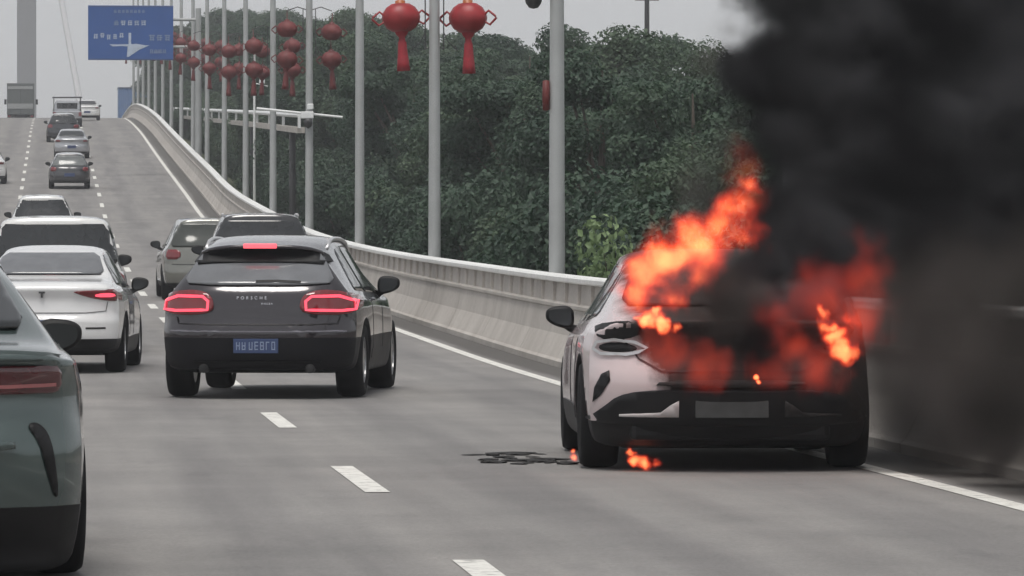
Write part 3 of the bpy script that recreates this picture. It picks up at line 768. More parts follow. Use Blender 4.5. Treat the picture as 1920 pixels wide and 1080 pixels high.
        for i, p in enumerate(pts):
            a, b = (pts[i-1], pts[(i+1) % n]) if closed else (pts[max(0, i-1)], pts[min(n-1, i+1)])
            l = math.hypot(b[0]-a[0], b[1]-a[1]) or 1; nx, nz = -(b[1]-a[1])/l*wd/2, (b[0]-a[0])/l*wd/2
            r = []
            for q in ((p[0]+nx, p[1]+nz), (p[0]-nx, p[1]-nz)):
                h, nr, d = s.hit(axis, q[0], q[1], sd); r.append(bm.verts.new(h + nr*off))
            rows.append((r[0], r[1], bm.verts.new(r[1].co + d*depth), bm.verts.new(r[0].co + d*depth)))
        for i in range(n if closed else n-1):
            A, B = rows[i], rows[(i+1) % n]
            for k in range(4): bm.faces.new((A[k], A[(k+1) % 4], B[(k+1) % 4], B[k]))
        if not closed: bm.faces.new(rows[0]); bm.faces.new(rows[-1][::-1])
        return bm_obj(name, bm, mat, parent or s.root)
    def wheels(s, style=5, rim=ALLOY):
        r = s.sp['wr']; w = s.sp.get('tw', .235)
        bm = bmesh.new(); h = w/2
        lathe(bm, [(r*.64, -h*.92), (r*.80, -h), (r*.93, -h*.95), (r*.985, -h*.72), (r, -h*.45), (r, h*.45), (r*.985, h*.72), (r*.93, h*.95), (r*.80, h), (r*.64, h*.92), (r*.60, h*.6), (r*.60, -h*.6), (r*.64, -h*.92)], 36, 'X')
        ty = bpy.data.meshes.new('wheel'); bmesh.ops.recalc_face_normals(bm, faces=bm.faces); bm.to_mesh(ty); bm.free(); ty.materials.append(RUBBER); ty.polygons.foreach_set('use_smooth', [True]*len(ty.polygons))
        bm = bmesh.new(); lathe(bm, [(r*.655, -h*.85), (r*.655, h*.86), (r*.60, h*.86), (r*.585, h*.5), (r*.585, -h*.4), (r*.15, -h*.4)], 32, 'X')
        for k in range(style*2):
            a = 2*math.pi*k/(style*2); M = Matrix.Rotation(a, 4, 'X')
            box(bm, h*.45, h*.78, -.028, .028, .05, r*.61, 0, M)
        lathe(bm, [(.07, h*.3), (.07, h*.82), (.03, h*.86), (0, h*.86)], 14, 'X')
        ri = bpy.data.meshes.new('rim'); bm.to_mesh(ri); bm.free(); ri.materials.append(rim)
        for ay in s.axles:
            for sd in (-1, 1):
                o = link('wheel', ty, None, s.root); o.location = (sd*(s.wmax - h - .012), ay, r); o.rotation_euler = (random.uniform(0, 3), 0, 0)
                q = link('rim', ri, None, o)
                if sd < 0: q.rotation_euler = (0, 0, math.pi)
    def mirrors(s, y, z, mat=BLACK, sides=(-1, 1), size=1.0):
        for sd in sides:
            p, nr, d = s.hit('side', y, z - .06, sd); x0 = abs(p.x)
            bm = bmesh.new(); bmesh.ops.create_uvsphere(bm, u_segments=20, v_segments=14, radius=1); xc = x0 + .125
            sq = lambda q, e: math.copysign(abs(q)**e, q)
            for v in bm.verts:
                x, yy, zz = sq(v.co.x, .75), v.co.y, sq(v.co.z, .72)
                if yy < 0: yy *= .35
                zz = zz*(.078 - .020*x*sd) + .012*x*sd; v.co = Vector((sd*xc + x*.105*size, y + yy*.11, z + zz*size))
            tube(bm, [(sd*(x0-.03), y+.04, z-.11), (sd*(x0+.05), y+.02, z-.08), (sd*(x0+.10), y, z-.045)], [.035, .03, .03], 8)
            o = bm_obj('side_mirror', bm, mat, s.root, True)
            bm = bmesh.new(); bmesh.ops.create_circle(bm, cap_ends=True, segments=24, radius=1)
            for v in bm.verts:
                x, zz = sq(v.co.x, .7), sq(v.co.y, .7); v.co = Vector((sd*xc + x*.082*size, y - .041, z + (zz*(.058 - .014*x*sd) + .010*x*sd)*size))
            bm_obj('mirror_glass', bm, MIRRORGL, o)
    def windows(s, rear, side=None, rearmat=None, windscreen=None):
        o = s.panel('rear_window', corners(rear), rearmat or GLASS, 'rear', off=.014, smooth=0, step=.05)
        if side:
            for sd in (-1, 1):
                for w in side: s.panel('side_window', corners(w), GLASS, 'side', sd, .004, .015, .09, 0)
        if windscreen: s.panel('windscreen', windscreen, GLASS, 'front', off=.005, smooth=1, step=.1)
        return o
    def plate(s, z, w=.44, h=.14, mat=PLATEBLUE, chars=True):
        p, nr, d = s.hit('rear', 0, z); bm = bmesh.new(); box(bm, -w/2, w/2, p.y-.018, p.y-.004, z-h/2, z+h/2, .004)
        o = bm_obj('number_plate', bm, mat, s.root)
        if chars:
            rg = random.Random(int(z*1000)); bm = bmesh.new(); n = 7; cw = w*.88/n
            for k in range(n):
                x0 = -w*.44 + k*cw + cw*.14 + (cw*.15 if k > 1 else -cw*.1)
                for j in range(3):
                    if rg.random() < .85: zz = z + h*(-.27 + .25*j); box(bm, x0, x0+cw*.62, p.y-.021, p.y-.0175, zz, zz+h*.075)
                for j in (0, 1):
                    if rg.random() < .8: box(bm, x0+cw*.5*j, x0+cw*.5*j+cw*.14, p.y-.0214, p.y-.0172, z-h*.28, z+h*.27)
            bm_obj('plate_characters', bm, PLATETXT, o)
    def place(s, X, Y, yaw, ref, label, cat, group=None):
        """put the point (0, ref, 0) of the car on the road at X, Y; yaw in degrees to the right"""
        a = -math.radians(yaw); pit = math.atan(road_slope(Y + 1.4))
        R_ = Matrix.Rotation(a, 3, 'Z') @ Matrix.Rotation(pit, 3, 'X'); off = R_ @ Vector((0, ref, 0))
        s.root.rotation_euler = R_.to_euler(); s.root.location = Vector((X, Y, road_z(Y) + .002)) - off
        tag(s.root, label, cat, group)

FRONT = [(.15, .15), (.3, .02), (.5, 0), (.7, .08), (.9, .3), (1.2, .4)]
def spec(kind, Ln, W, H, **k):
    w = W/2
    if kind == 'suv':
        d = dict(top=[(0, H-.025), (.5, H-.01), (1.3, H-.001), (2.0, H), (2.6*Ln/4.7, H-.05), (3.4*Ln/4.7, H*.68), (3.6*Ln/4.7, H*.64), (4.4*Ln/4.7, H*.58), (Ln, H*.50)],
                 plan=[(0, w*.955), (.5, w*.99), (1.2, w), (2.4, w*.985), (3.6*Ln/4.7, w), (Ln-.35, w*.95), (Ln, w*.82)],
                 zb=[(0, .30), (.6, .24), (2.4, .22), (Ln-.5, .22), (Ln, .28)], zsh=[(0, H*.63), (1.5, H*.62), (3.2, H*.595), (Ln, H*.5)],
                 rear=[(.2, .16), (.32, .05), (.5, 0), (.62, 0), (.66, .03), (.85, .05), (H*.62, .09), (H*.66, .12), (H*.9, .32), (H, .34)])
    elif kind == 'mpv':
        d = dict(top=[(0, H-.025), (.6, H-.008), (1.5, H), (2.8, H), (3.4, H-.08), (4.1, H*.62), (4.7, H*.52), (Ln, H*.44)],
                 plan=[(0, w*.97), (.5, w), (2.4, w), (3.9, w*.98), (Ln-.3, w*.93), (Ln, w*.8)],
                 zb=[(0, .30), (.6, .22), (2.4, .20), (Ln-.5, .2), (Ln, .26)], zsh=[(0, H*.60), (1.5, H*.58), (3.2, H*.56), (Ln, H*.42)],
                 rear=[(.2, .14), (.32, .05), (.5, 0), (.64, 0), (.7, .04), (1.0, .06), (1.1, .08), (H*.94, .2), (H, .22)], tumble=.16)
    else:
        d = dict(top=[(0, H*.67), (.12, H*.71), (.55, H*.74), (.75, H*.76), (1.5, H*.955), (2.1, H), (2.7, H*.985), (3.6, H*.725), (4.35, H*.60), (Ln, H*.48)],
                 plan=[(0, w*.94), (.5, w*.985), (1.2, w), (2.4, w*.985), (3.6, w), (Ln-.35, w*.95), (Ln, w*.8)],
                 zb=[(0, .28), (.6, .2), (2.4, .17), (Ln-.5, .18), (Ln, .24)], zsh=[(0, H*.64), (1.5, H*.63), (3.2, H*.59), (Ln, H*.44)],
                 rear=[(.15, .2), (.3, .06), (.45, 0), (.62, .0), (.67, .04), (.85, .06), (H*.655, .02), (H*.72, 0)])
    d.update(L=Ln, front=FRONT, wr=.34 if kind != 'sedan' else .325, axles=(.92, .92 + Ln*.595), clad=.36)
    d.update(k); return d
SIDE_SUV = lambda H, s: [[(.75*s, H*.66), (1.55*s, H*.645), (1.55*s, H*.925), (1.15*s, H*.91)], [(1.62*s, H*.645), (2.55*s, H*.635), (2.45*s, H*.935), (1.62*s, H*.93)], [(2.62*s, H*.635), (3.3*s, H*.63), (2.85*s, H*.86), (2.52*s, H*.925)]]
SIDE_SED = lambda H, s: [[(.95*s, H*.69), (1.45*s, H*.665), (1.5*s, H*.91), (1.3*s, H*.85)], [(1.5*s, H*.665), (2.3*s, H*.655), (2.25*s, H*.935), (1.58*s, H*.92)], [(2.37*s, H*.655), (3.25*s, H*.645), (2.75*s, H*.87), (2.32*s, H*.935)]]

# --- dark grey coupe SUV pulling over the lane line
def dark_suv():
    H = 1.60; P = paint('dark_grey_metallic', (.026, .022, .027), .4)
    sp = spec('suv', 4.70, 1.98, H, clad=.60, wr=.365, tw=.275, axles=(.93, 3.74), cladname='rear_bumper', top=[(0, 1.50), (.5, 1.55), (1.3, 1.595), (2.0, H), (2.6, 1.55), (3.4, 1.09), (3.6, 1.02), (4.4, .93), (4.7, .80)], cladmat=simple('dark_bumper', (.005, .005, .007), rough=.5, spec=.22), tumble=.27,
              rear=[(.2, .20), (.3, .07), (.45, .01), (.60, 0), (.69, .0), (.73, .04), (.9, .06), (1.05, .10), (1.11, .15), (1.43, .47), (1.6, .55)])
    c = Car('parked_coupe_suv', sp, P); c.root.name = 'coupe_suv'
    c.windows([(-.745, 1.125), (-.60, 1.40), (-.53, 1.45), (.53, 1.45), (.60, 1.40), (.745, 1.125), (.4, 1.10), (-.4, 1.10)], SIDE_SUV(H, 1.0), simple('painted_reflection_glass', (.135, .14, .15), rough=.06, spec=.8), windscreen=[(-.66, 1.07), (-.54, 1.46), (.54, 1.46), (.66, 1.07)])  # pale rear glass colour stands in for reflected sky and the bright view through
    # roof spoiler with brake lamp
    bm = bmesh.new(); n = 24; v = []
    for k in range(n+1):
        x = -.60 + 1.2*k/n; e = (abs(x)/.60)**4; row = [(x, .70, 1.505 - .05*e - .03), (x, .36 + .16*e, 1.505 - .06*e), (x, .335 + .16*e, 1.49 - .06*e), (x, .35 + .16*e, 1.465 - .06*e), (x, .70, 1.43 - .06*e)]
        v.append([bm.verts.new(p) for p in row])
    for k in range(n):
        for j in range(4): bm.faces.new((v[k][j], v[k][j+1], v[k+1][j+1], v[k+1][j]))
    bm.faces.new(v[0]); bm.faces.new(v[-1][::-1]); sp_o = bm_obj('roof_spoiler', bm, P, c.root, True)
    bm = bmesh.new(); box(bm, -.165, .165, .318, .345, 1.468, 1.515, .008); bm_obj('brake_lamp', bm, BRAKE, sp_o)
    # black band under the spoiler that paints its shade on the upper glass
    c.panel('spoiler_shade_band', [(-.70, 1.29), (-.60, 1.43), (-.5, 1.455), (.5, 1.455), (.60, 1.43), (.70, 1.29), (.35, 1.315), (-.35, 1.315)], BLACK, 'rear', off=.021, depth=.006, smooth=1)
    for sd in (-1, 1):
        m = (lambda p: p) if sd > 0 else mirror_poly
        t = c.panel('tail_lamp', m([(.44, .83), (.41, .94), (.49, 1.05), (.78, 1.06), (.955, 1.00), (.965, .86), (.80, .815)]), REDLENS, 'rear', off=.018, smooth=2, step=.04)
        ring = [(.48, .868), (.475, .95), (.53, .995), (.78, 1.0), (.925, .955), (.925, .875), (.80, .862)]
        ring = [(sd*a, b) for a, b in ring]
        c.ribbon('lamp_ring', ring + ring[:1], .026, REDLIT, 'rear', off=.026, parent=t)
        bm = bmesh.new(); lathe(bm, [(.045, -.02), (.045, .15), (.035, .15), (.035, -.02), (.045, -.02)], 16, 'Y', Matrix.Translation((sd*.52, .05, .30))); bm_obj('exhaust_pipe', bm, DARKMET, c.root, True)
        # roof rail
        pts = []
        for y in np.linspace(.85, 2.75, 9):
            p, nr, d = c.hit('top', sd*.60, y); pts.append(p + Vector((0, 0, .035 if .9 < y < 2.7 else -.005)))
        bm = bmesh.new(); tube(bm, pts, .02, 8); bm_obj('roof_rail', bm, SILVER, c.root, True)
        c.ribbon('door_gap', [(1.62, .45), (1.6, 1.0)], .009, BLACK, 'side', sd, .003)
        c.ribbon('door_gap', [(2.62, .45), (2.64, 1.0)], .009, BLACK, 'side', sd, .003)
        c.ribbon('side_blade', [(1.5, .42), (2.9, .42)], .09, BLACK, 'side', sd, .006)
        c.panel('door_handle', [(1.72, .93), (1.92, .935), (1.92, .96), (1.72, .955)], P, 'side', sd, .03, .03, .05, 1)
    c.ribbon('tailgate_gap', [(-.80, .80), (-.78, .735), (-.5, .725), (.5, .725), (.78, .735), (.80, .80)], .010, BLACK)
    c.ribbon('bumper_crease', [(-.86, .665), (-.4, .66), (.4, .66), (.86, .665)], .014, simple('crease_sheen', (.25, .24, .27), rough=.3, metal=.7), off=.010)
    c.ribbon('wiper', [(-.02, 1.135), (.18, 1.14), (.42, 1.128)], .022, BLACK, off=.02)
    c.ribbon('diffuser', [(-.62, .33), (.62, .33)], .10, BLACK, off=.02)
    c.plate(.52)
    for txt, z, w in (('PORSCHE', .985, .46), ('macan', .935, .22)):
        cu = bpy.data.curves.new('lettering', 'FONT'); cu.body = txt; cu.size = .042 if txt.isupper() else .034; cu.space_character = 1.9 if txt.isupper() else 1.4; cu.extrude = .003; cu.align_x = 'CENTER'
        p, nr, d = c.hit('rear', -.03, z); tmp = bpy.data.objects.new('t', cu); COL.objects.link(tmp); dg = bpy.context.evaluated_depsgraph_get()
        me = bpy.data.meshes.new_from_object(tmp.evaluated_get(dg)); bpy.data.objects.remove(tmp); me.materials.clear(); o = link('lettering', me, CHROME, c.root)
        o.location = (-.05 if txt.isupper() else .10, p.y - .012, z - .012); o.rotation_euler = (math.pi/2 - .12, 0, 0)
    c.wheels(5); c.mirrors(3.02, 1.09, BLACK, size=1.12)
    c.place(2.14, 50.2, 9.5, .93, 'dark grey SUV with lit ring tail lamps straddling the dashed line', 'SUV')
dark_suv()

# --- white saloon braking
def white_saloon():
    H = 1.47; P = paint('white_paint', (.72, .72, .72), 0)
    c = Car('saloon_car', spec('sedan', 4.75, 1.84, H, axles=(.92, 3.62), wr=.33, clad=.40), P)
    c.windows([(-.66, 1.125), (-.545, 1.375), (.545, 1.375), (.66, 1.125)], SIDE_SED(H, 1.0), simple('painted_reflection_glass', (.135, .14, .15), rough=.06, spec=.8), windscreen=[(-.64, 1.05), (-.5, 1.37), (.5, 1.37), (.64, 1.05)])  # same rear glass, sky reflection painted into its base colour
    c.panel('brake_lamp', [(-.10, 1.325), (-.10, 1.352), (.10, 1.352), (.10, 1.325)], BRAKE, off=.012, smooth=0)
    for sd in (-1, 1):
        m = (lambda p: p) if sd > 0 else mirror_poly
        t = c.panel('tail_lamp', m([(.36, .935), (.38, .955), (.70, .965), (.90, .96), (.905, .845), (.80, .83), (.62, .855)]), REDLENS, off=.012, smooth=1, step=.04)
        c.panel('lit_strip', m([(.60, .885), (.60, .925), (.80, .935), (.82, .885)]), REDLIT, off=.02, smooth=1, step=.04, parent=t)
        c.panel('reflector', m([(.50, .515), (.50, .535), (.72, .535), (.72, .515)]), BLACK, off=.006, smooth=0)
        c.ribbon('door_gap', [(1.5, .42), (1.48, .95)], .009, BLACK, 'side', sd, .003)
        c.ribbon('door_gap', [(2.37, .42), (2.4, .95)], .009, BLACK, 'side', sd, .003)
    c.ribbon('boot_gap', [(-.74, .83), (-.72, .72), (-.5, .70), (.5, .70), (.72, .72), (.74, .83)], .009, simple('panel_gap', (.12, .12, .12), rough=.6))
    bm = bmesh.new(); p, nr, d = c.hit('rear', 0, .92); box(bm, -.035, .035, p.y-.02, p.y-.004, .925, .945); box(bm, -.012, .012, p.y-.02, p.y-.004, .875, .925); bm_obj('emblem', bm, DARKMET, c.root)
    c.plate(.55); c.wheels(5); c.mirrors(2.98, 1.0, BLACK)
    c.place(-.03, 59.3, 4.6, .92, 'white saloon with lit brake lamps behind the teal car', 'car')
white_saloon()

# --- teal fastback, cut by the frame
def teal_car():
    H = 1.50; P = paint('teal_grey_metallic', (.068, .094, .091), .4)
    sp = spec('sedan', 4.98, 1.91, H, axles=(.95, 3.87), wr=.345, clad=.34, wrap=.42, zb=[(0, .05), (.7, .06), (2.4, .13), (4.5, .17), (4.98, .24)],
              top=[(0, 1.0), (.12, 1.03), (.4, 1.07), (.8, 1.2), (1.5, 1.43), (2.1, H), (2.7, H-.02), (3.7, 1.05), (4.5, .88), (4.98, .7)],
              rear=[(.15, .22), (.3, .08), (.42, .02), (.55, 0), (.63, .0), (.70, .06), (.82, .09), (.95, .07), (1.0, .01), (1.1, 0)])
    c = Car('fastback_car', sp, P)
    c.windows([(-.68, 1.10), (-.55, 1.40), (.55, 1.40), (.68, 1.10)], SIDE_SED(H, 1.03), windscreen=[(-.64, 1.07), (-.5, 1.4), (.5, 1.4), (.64, 1.07)])
    t = c.panel('tail_lamp_bar', [(-.80, .845), (-.80, .955), (-.72, .965), (.72, .965), (.80, .955), (.80, .845), (.74, .83), (-.74, .83)], simple('dark_red_lens', (.075, .006, .010), rough=.1, coat=1, var=.2), off=.012, smooth=1, step=.05)
    c.ribbon('lamp_strip', [(-.77, .872), (-.5, .866), (.5, .866), (.77, .872)], .016, simple('pale_red_strip', (.35, .12, .12), rough=.2, coat=.5), off=.02, parent=t)
    c.panel('deck_spoiler', [(-.84, .985), (-.70, 1.008), (-.3, 1.02), (.3, 1.02), (.70, 1.008), (.84, .985), (.3, .978), (-.3, .978)], simple('dark_teal', (.03, .045, .043), rough=.3, coat=.5), off=.012, smooth=1)
    for sd in (-1, 1):
        m = (lambda p: p) if sd > 0 else mirror_poly
        c.panel('side_vent', m([(.64, .70), (.70, .71), (.755, .64), (.79, .40), (.772, .37), (.73, .50), (.70, .62)]), BLACK, off=.006, smooth=2, step=.04)
        c.ribbon('door_gap', [(1.52, .42), (1.5, .95)], .009, BLACK, 'side', sd, .003)
    c.panel('bumper_ledge', [(-.58, .575), (-.58, .64), (.58, .64), (.58, .575)], P, off=.03, smooth=1)
    c.plate(.48); c.wheels(5); c.mirrors(3.0, 1.03, BLACK, size=1.1)
    c.place(-.80, 22.9, -3.5, .95, 'silvery teal fastback car with dark red tail lamp bar', 'car')
teal_car()

# --- ordinary cars further up the road
def generic(name, kind, Ln, W, H, mat, X, Y, yaw, label, cat, roof_rails=False, lit=False, res=.6, lamps=None, plate=True, group=None, glass=None):
    sp = spec(kind, Ln, W, H); c = Car(name, sp, mat, res); w = W/2
    if kind == 'sedan': rw = [(-w*.72, H*.765), (-w*.59, H*.935), (w*.59, H*.935), (w*.72, H*.765)]; sw = SIDE_SED(H, 1); zl, zh = H*.58, H*.65
    elif kind == 'suv': rw = [(-w*.82, H*.65), (-w*.72, H*.86), (-w*.63, H*.935), (w*.63, H*.935), (w*.72, H*.86), (w*.82, H*.65)]; sw = SIDE_SUV(H, 1); zl, zh = H*.50, H*.62
    else: rw = [(-w*.86, H*.64), (-w*.79, H*.86), (-w*.71, H*.94), (w*.71, H*.94), (w*.79, H*.86), (w*.86, H*.64)]; sw = [[(.5, H*.64), (1.5, H*.63), (1.5, H*.93), (.55, H*.93)], [(1.6, H*.63), (2.7, H*.62), (2.7, H*.93), (1.6, H*.93)], [(2.8, H*.62), (3.9, H*.61), (3.4, H*.9), (2.8, H*.93)]]; zl, zh = H*.45, H*.60
    c.windows(rw, sw, glass, windscreen=[(-w*.7, H*.70), (-w*.56, H*.92), (w*.56, H*.92), (w*.7, H*.70)])
    for sd in (-1, 1):
        m = (lambda p: p) if sd > 0 else mirror_poly
        c.panel('tail_lamp', m([(w*.62, zl), (w*.62, zh), (w*.95, zh), (w*.96, zl)]), REDLIT if lit else REDLENS, off=.012, smooth=1, step=.08)
        if roof_rails:
            pts = []
            for yy in np.linspace(.7, 2.7, 6): p, nr, d = c.hit('top', sd*w*.62, yy); pts.append(p + Vector((0, 0, .03)))
            bm = bmesh.new(); tube(bm, pts, .02, 6); bm_obj('roof_rail', bm, SILVER, c.root)
    c.ribbon('tailgate_gap', [(-w*.8, H*.44), (w*.8, H*.44)], .012, BLACK)
    if plate: c.plate(.60 if kind != 'mpv' else .72, chars=False)
    c.wheels(5); c.mirrors(3.0 if kind != 'mpv' else 3.75, H*.66 if kind != 'sedan' else 1.0, BLACK)
    c.place(X, Y, yaw, .92, label, cat, group); return c
WHITE = paint('white_paint_b', (.70, .70, .69), 0)
SILV = paint('silver_green_paint', (.19, .19, .17), .5)
SILV2 = paint('silver_paint', (.40, .41, .43), .5)
GREYP = paint('dark_grey_paint', (.055, .055, .06), .4)
BLUEBLK = paint('blue_black_paint', (.03, .032, .038), .4)
generic('people_carrier', 'mpv', 5.1, 1.92, 1.82, WHITE, .06, 67.6, 1.0, 'white people carrier with wide dark rear window ahead of the white saloon', 'van', res=1)
generic('white_suv', 'suv', 4.7, 1.86, 1.72, WHITE, -.22, 140, 0, 'white SUV with dark rear window ahead of the people carrier', 'SUV')
generic('silver_suv', 'suv', 4.7, 1.90, 1.66, SILV, 3.18, 103, -1, 'silver green SUV with dull tail lamps, left of the tall black SUV', 'SUV', res=1, glass=simple('grey_glass', (.05, .055, .05), rough=.08))
generic('tall_suv', 'suv', 4.9, 1.96, 1.84, paint('charcoal_paint', (.03, .03, .032), .3), 3.42, 83, 1.0, 'tall near black SUV mostly hidden behind the dark grey SUV', 'SUV', True, res=1)
generic('grey_hatchback', 'suv', 4.3, 1.74, 1.48, GREYP, .78, 212, 0, 'dark grey car with light rear window climbing the slope', 'car', glass=simple('reflection_tone_glass', (.16, .17, .17), rough=.1))  # rear window reflection painted as a light glass colour
generic('silver_saloon', 'sedan', 4.7, 1.80, 1.45, SILV2, 1.06, 256, 0, 'silver saloon between two dark cars on the slope', 'car')
generic('dark_suv', 'suv', 4.6, 1.88, 1.62, BLUEBLK, .70, 286, 0, 'blue black SUV climbing just below the road crest', 'SUV')
generic('white_saloon', 'sedan', 4.6, 1.82, 1.45, WHITE, 2.55, 356, 0, 'white car at the road crest beside the pickup', 'car')
generic('white_car', 'sedan', 4.6, 1.82, 1.46, WHITE, -2.78, 218, 0, 'white car in the outer lane beside the median barrier', 'car')

# --- lorry and pickup at the crest
def lorry():
    Y = 436; x0, x1 = at_Y(13, 180, Y).x, at_Y(64, 180, Y).x; W = x1-x0; H = at_Y(38, 156, Y).z - road_z(Y)
    r = empty('box_lorry', ((x0+x1)/2, Y, road_z(Y))); tag(r, 'dark grey box lorry with pale bands driving over the crest', 'lorry')
    G = simple('lorry_grey', (.085, .095, .092), rough=.5, var=.1); G2 = simple('lorry_band', (.27, .28, .28), rough=.5)
    bm = bmesh.new(); box(bm, -W/2, W/2, 0, 6.4, .95, H, .04); bm_obj('cargo_box', bm, G, r)
    bm = bmesh.new(); box(bm, -W/2+.04, W/2-.04, 6.6, 8.4, .6, H*.82, .12); cab = bm_obj('cab', bm, G2, r)
    bm = bmesh.new(); box(bm, -W/2+.2, W/2-.2, 8.39, 8.43, H*.5, H*.75, .02); bm_obj('windscreen', bm, GLASS, cab)
    for z0, z1 in ((H*.86, H*.93), (H*.40, H*.52)): bm = bmesh.new(); box(bm, -W/2+.06, W/2-.10, -.03, -.004, z0, z1); bm_obj('pale_band', bm, G2, r)
    bm = bmesh.new(); box(bm, -.012, .012, -.025, -.003, 1.0, H-.1); bm_obj('door_gap', bm, BLACK, r)
    bm = bmesh.new(); box(bm, -W/2+.1, W/2-.1, -.02, .1, .5, .7); bm_obj('bumper', bm, BLACK, r)
    bm = bmesh.new(); box(bm, -.5, .5, .2, 8.2, .65, .94); bm_obj('chassis', bm, BLACK, r)
    for s in (-1, 1): bm = bmesh.new(); box(bm, s*W*.42-.12, s*W*.42+.12, -.04, -.0, .72, .86); bm_obj('tail_lamp', bm, REDLENS, r)
    for yy in (1.2, 2.5, 7.6):
        for s in (-1, 1):
            bm = bmesh.new(); lathe(bm, [(.2, -.15), (.44, -.15), (.5, -.1), (.5, .1), (.44, .15), (.2, .15)], 20, 'X'); o = bm_obj('wheel', bm, RUBBER, r, True); o.location = (s*(W/2-.17), yy, .5)
    for s in (-1, 1): bm = bmesh.new(); box(bm, s*(W/2+.2)-.1, s*(W/2+.2)+.1, 8.0, 8.08, 2.0, 2.45, .02); bm_obj('side_mirror', bm, BLACK, r)
    r.rotation_euler = (math.atan(road_slope(Y+3)), 0, 0)
lorry()
def pickup():
    Y = 326; X = at_Y(126, 210, Y).x; r = empty('pickup_truck', (X, Y, road_z(Y))); tag(r, 'pale pickup truck with a dark ladder rack near the crest', 'pickup')
    W = 1.86; P = SILV2
    bm = bmesh.new(); box(bm, -W/2, W/2, 0, 2.2, .5, 1.0, .05); bm_obj('cargo_bed', bm, P, r)
    bm = bmesh.new(); vs = [(0, .5), (1.9, .5), (3.1, .5), (3.1, .9), (2.1, 1.02), (1.45, 1.62), (.25, 1.64), (.02, 1.05)]
    a = [bm.verts.new((-W/2, 2.25+y, z)) for y, z in vs]; b = [bm.verts.new((W/2, 2.25+y, z)) for y, z in vs]
    for q in (a, b):
        for k in (5, 6): q[k].co.x *= .8
    n = len(vs)
    for k in range(n): bm.faces.new((a[k], a[(k+1) % n], b[(k+1) % n], b[k]))
    bm.faces.new(a); bm.faces.new(b[::-1]); bmesh.ops.recalc_face_normals(bm, faces=bm.faces); bmesh.ops.bevel(bm, geom=bm.edges[:], offset=.04, segments=2, affect='EDGES'); cab = bm_obj('cab', bm, P, r)
    bm = bmesh.new(); box(bm, -.66, .66, 2.30, 2.34, 1.10, 1.5, .01, Matrix.Rotation(-.0, 4, 'X')); bm_obj('rear_window', bm, GLASS, cab)
    bm = bmesh.new()
    for yy in (.15, 2.0):
        for s in (-1, 1): tube(bm, [(s*.85, yy, 1.0), (s*.85, yy, 1.86)], .03, 6)
        tube(bm, [(-.95, yy, 1.86), (.95, yy, 1.88)], .04, 6)
    for s in (-1, 1): tube(bm, [(s*.85, .1, 1.88), (s*.85, 3.4, 1.88)], .035, 6)
    bm_obj('ladder_rack', bm, BLACK, r)
    for s in (-1, 1):
        bm = bmesh.new(); box(bm, s*.82-.09, s*.82+.09, -.02, .05, .68, .95, .01); bm_obj('tail_lamp', bm, REDLENS, r)
        for yy in (.85, 4.4): bm = bmesh.new(); lathe(bm, [(.2, -.12), (.31, -.12), (.36, -.07), (.36, .07), (.31, .12), (.2, .12)], 20, 'X'); o = bm_obj('wheel', bm, RUBBER, r, True); o.location = (s*(W/2-.1), yy, .36)
    bm = bmesh.new(); box(bm, -W/2+.02, W/2-.02, -.06, .02, .40, .56, .02); bm_obj('rear_bumper', bm, BLACK, r)
    r.rotation_euler = (math.atan(road_slope(Y+2)), 0, 0)
pickup()

# --- the burning car
def soot_paint(name, col, metal):
    m, t, b, o = nt(name)
    tc = N(t, 'ShaderNodeTexCoord'); sep = N(t, 'ShaderNodeSeparateXYZ'); L(t, tc.outputs['Object'], sep.inputs[0])
    nz = N(t, 'ShaderNodeTexNoise', i_Scale=5.0, i_Detail=6.0, i_Roughness=.65); L(t, tc.outputs['Object'], nz.inputs['Vector'])
    # burnt where x + 1.0*z > threshold, behind the front doors
    a = N(t, 'ShaderNodeMath', operation='MULTIPLY_ADD'); a.inputs[1].default_value = .5; L(t, sep.outputs[2], a.inputs[0]); L(t, sep.outputs[0], a.inputs[2])
    q = N(t, 'ShaderNodeMath', operation='MULTIPLY_ADD'); q.inputs[1].default_value = .3; L(t, nz.outputs[0], q.inputs[0]); L(t, a.outputs[0], q.inputs[2])
    yb = N(t, 'ShaderNodeMath', operation='MULTIPLY_ADD'); yb.inputs[1].default_value = -.12; L(t, sep.outputs[1], yb.inputs[0]); L(t, q.outputs[0], yb.inputs[2])
    mr = N(t, 'ShaderNodeMapRange'); mr.inputs['From Min'].default_value = -.12; mr.inputs['From Max'].default_value = .03; L(t, yb.outputs[0], mr.inputs[0])
    mx = N(t, 'ShaderNodeMix', data_type='RGBA'); L(t, mr.outputs[0], mx.inputs[0]); mx.inputs[6].default_value = (*col, 1)
    L(t, ramp(t, nz.outputs[0], [(.3, (.008, .008, .008)), (.6, (.022, .018, .016)), (.75, (.06, .05, .045))]), mx.inputs[7])
    L(t, mx.outputs[2], b.inputs['Base Color'])
    rr = N(t, 'ShaderNodeMapRange'); rr.inputs['To Min'].default_value = .25; rr.inputs['To Max'].default_value = .85; L(t, mr.outputs[0], rr.inputs[0]); L(t, rr.outputs[0], b.inputs['Roughness'])
    b.inputs['Metallic'].default_value = metal
    iv = N(t, 'ShaderNodeMath', operation='SUBTRACT'); iv.inputs[0].default_value = .7; L(t, mr.outputs[0], iv.inputs[1]); iv.use_clamp = True; L(t, iv.outputs[0], b.inputs['Coat Weight'])
    return m
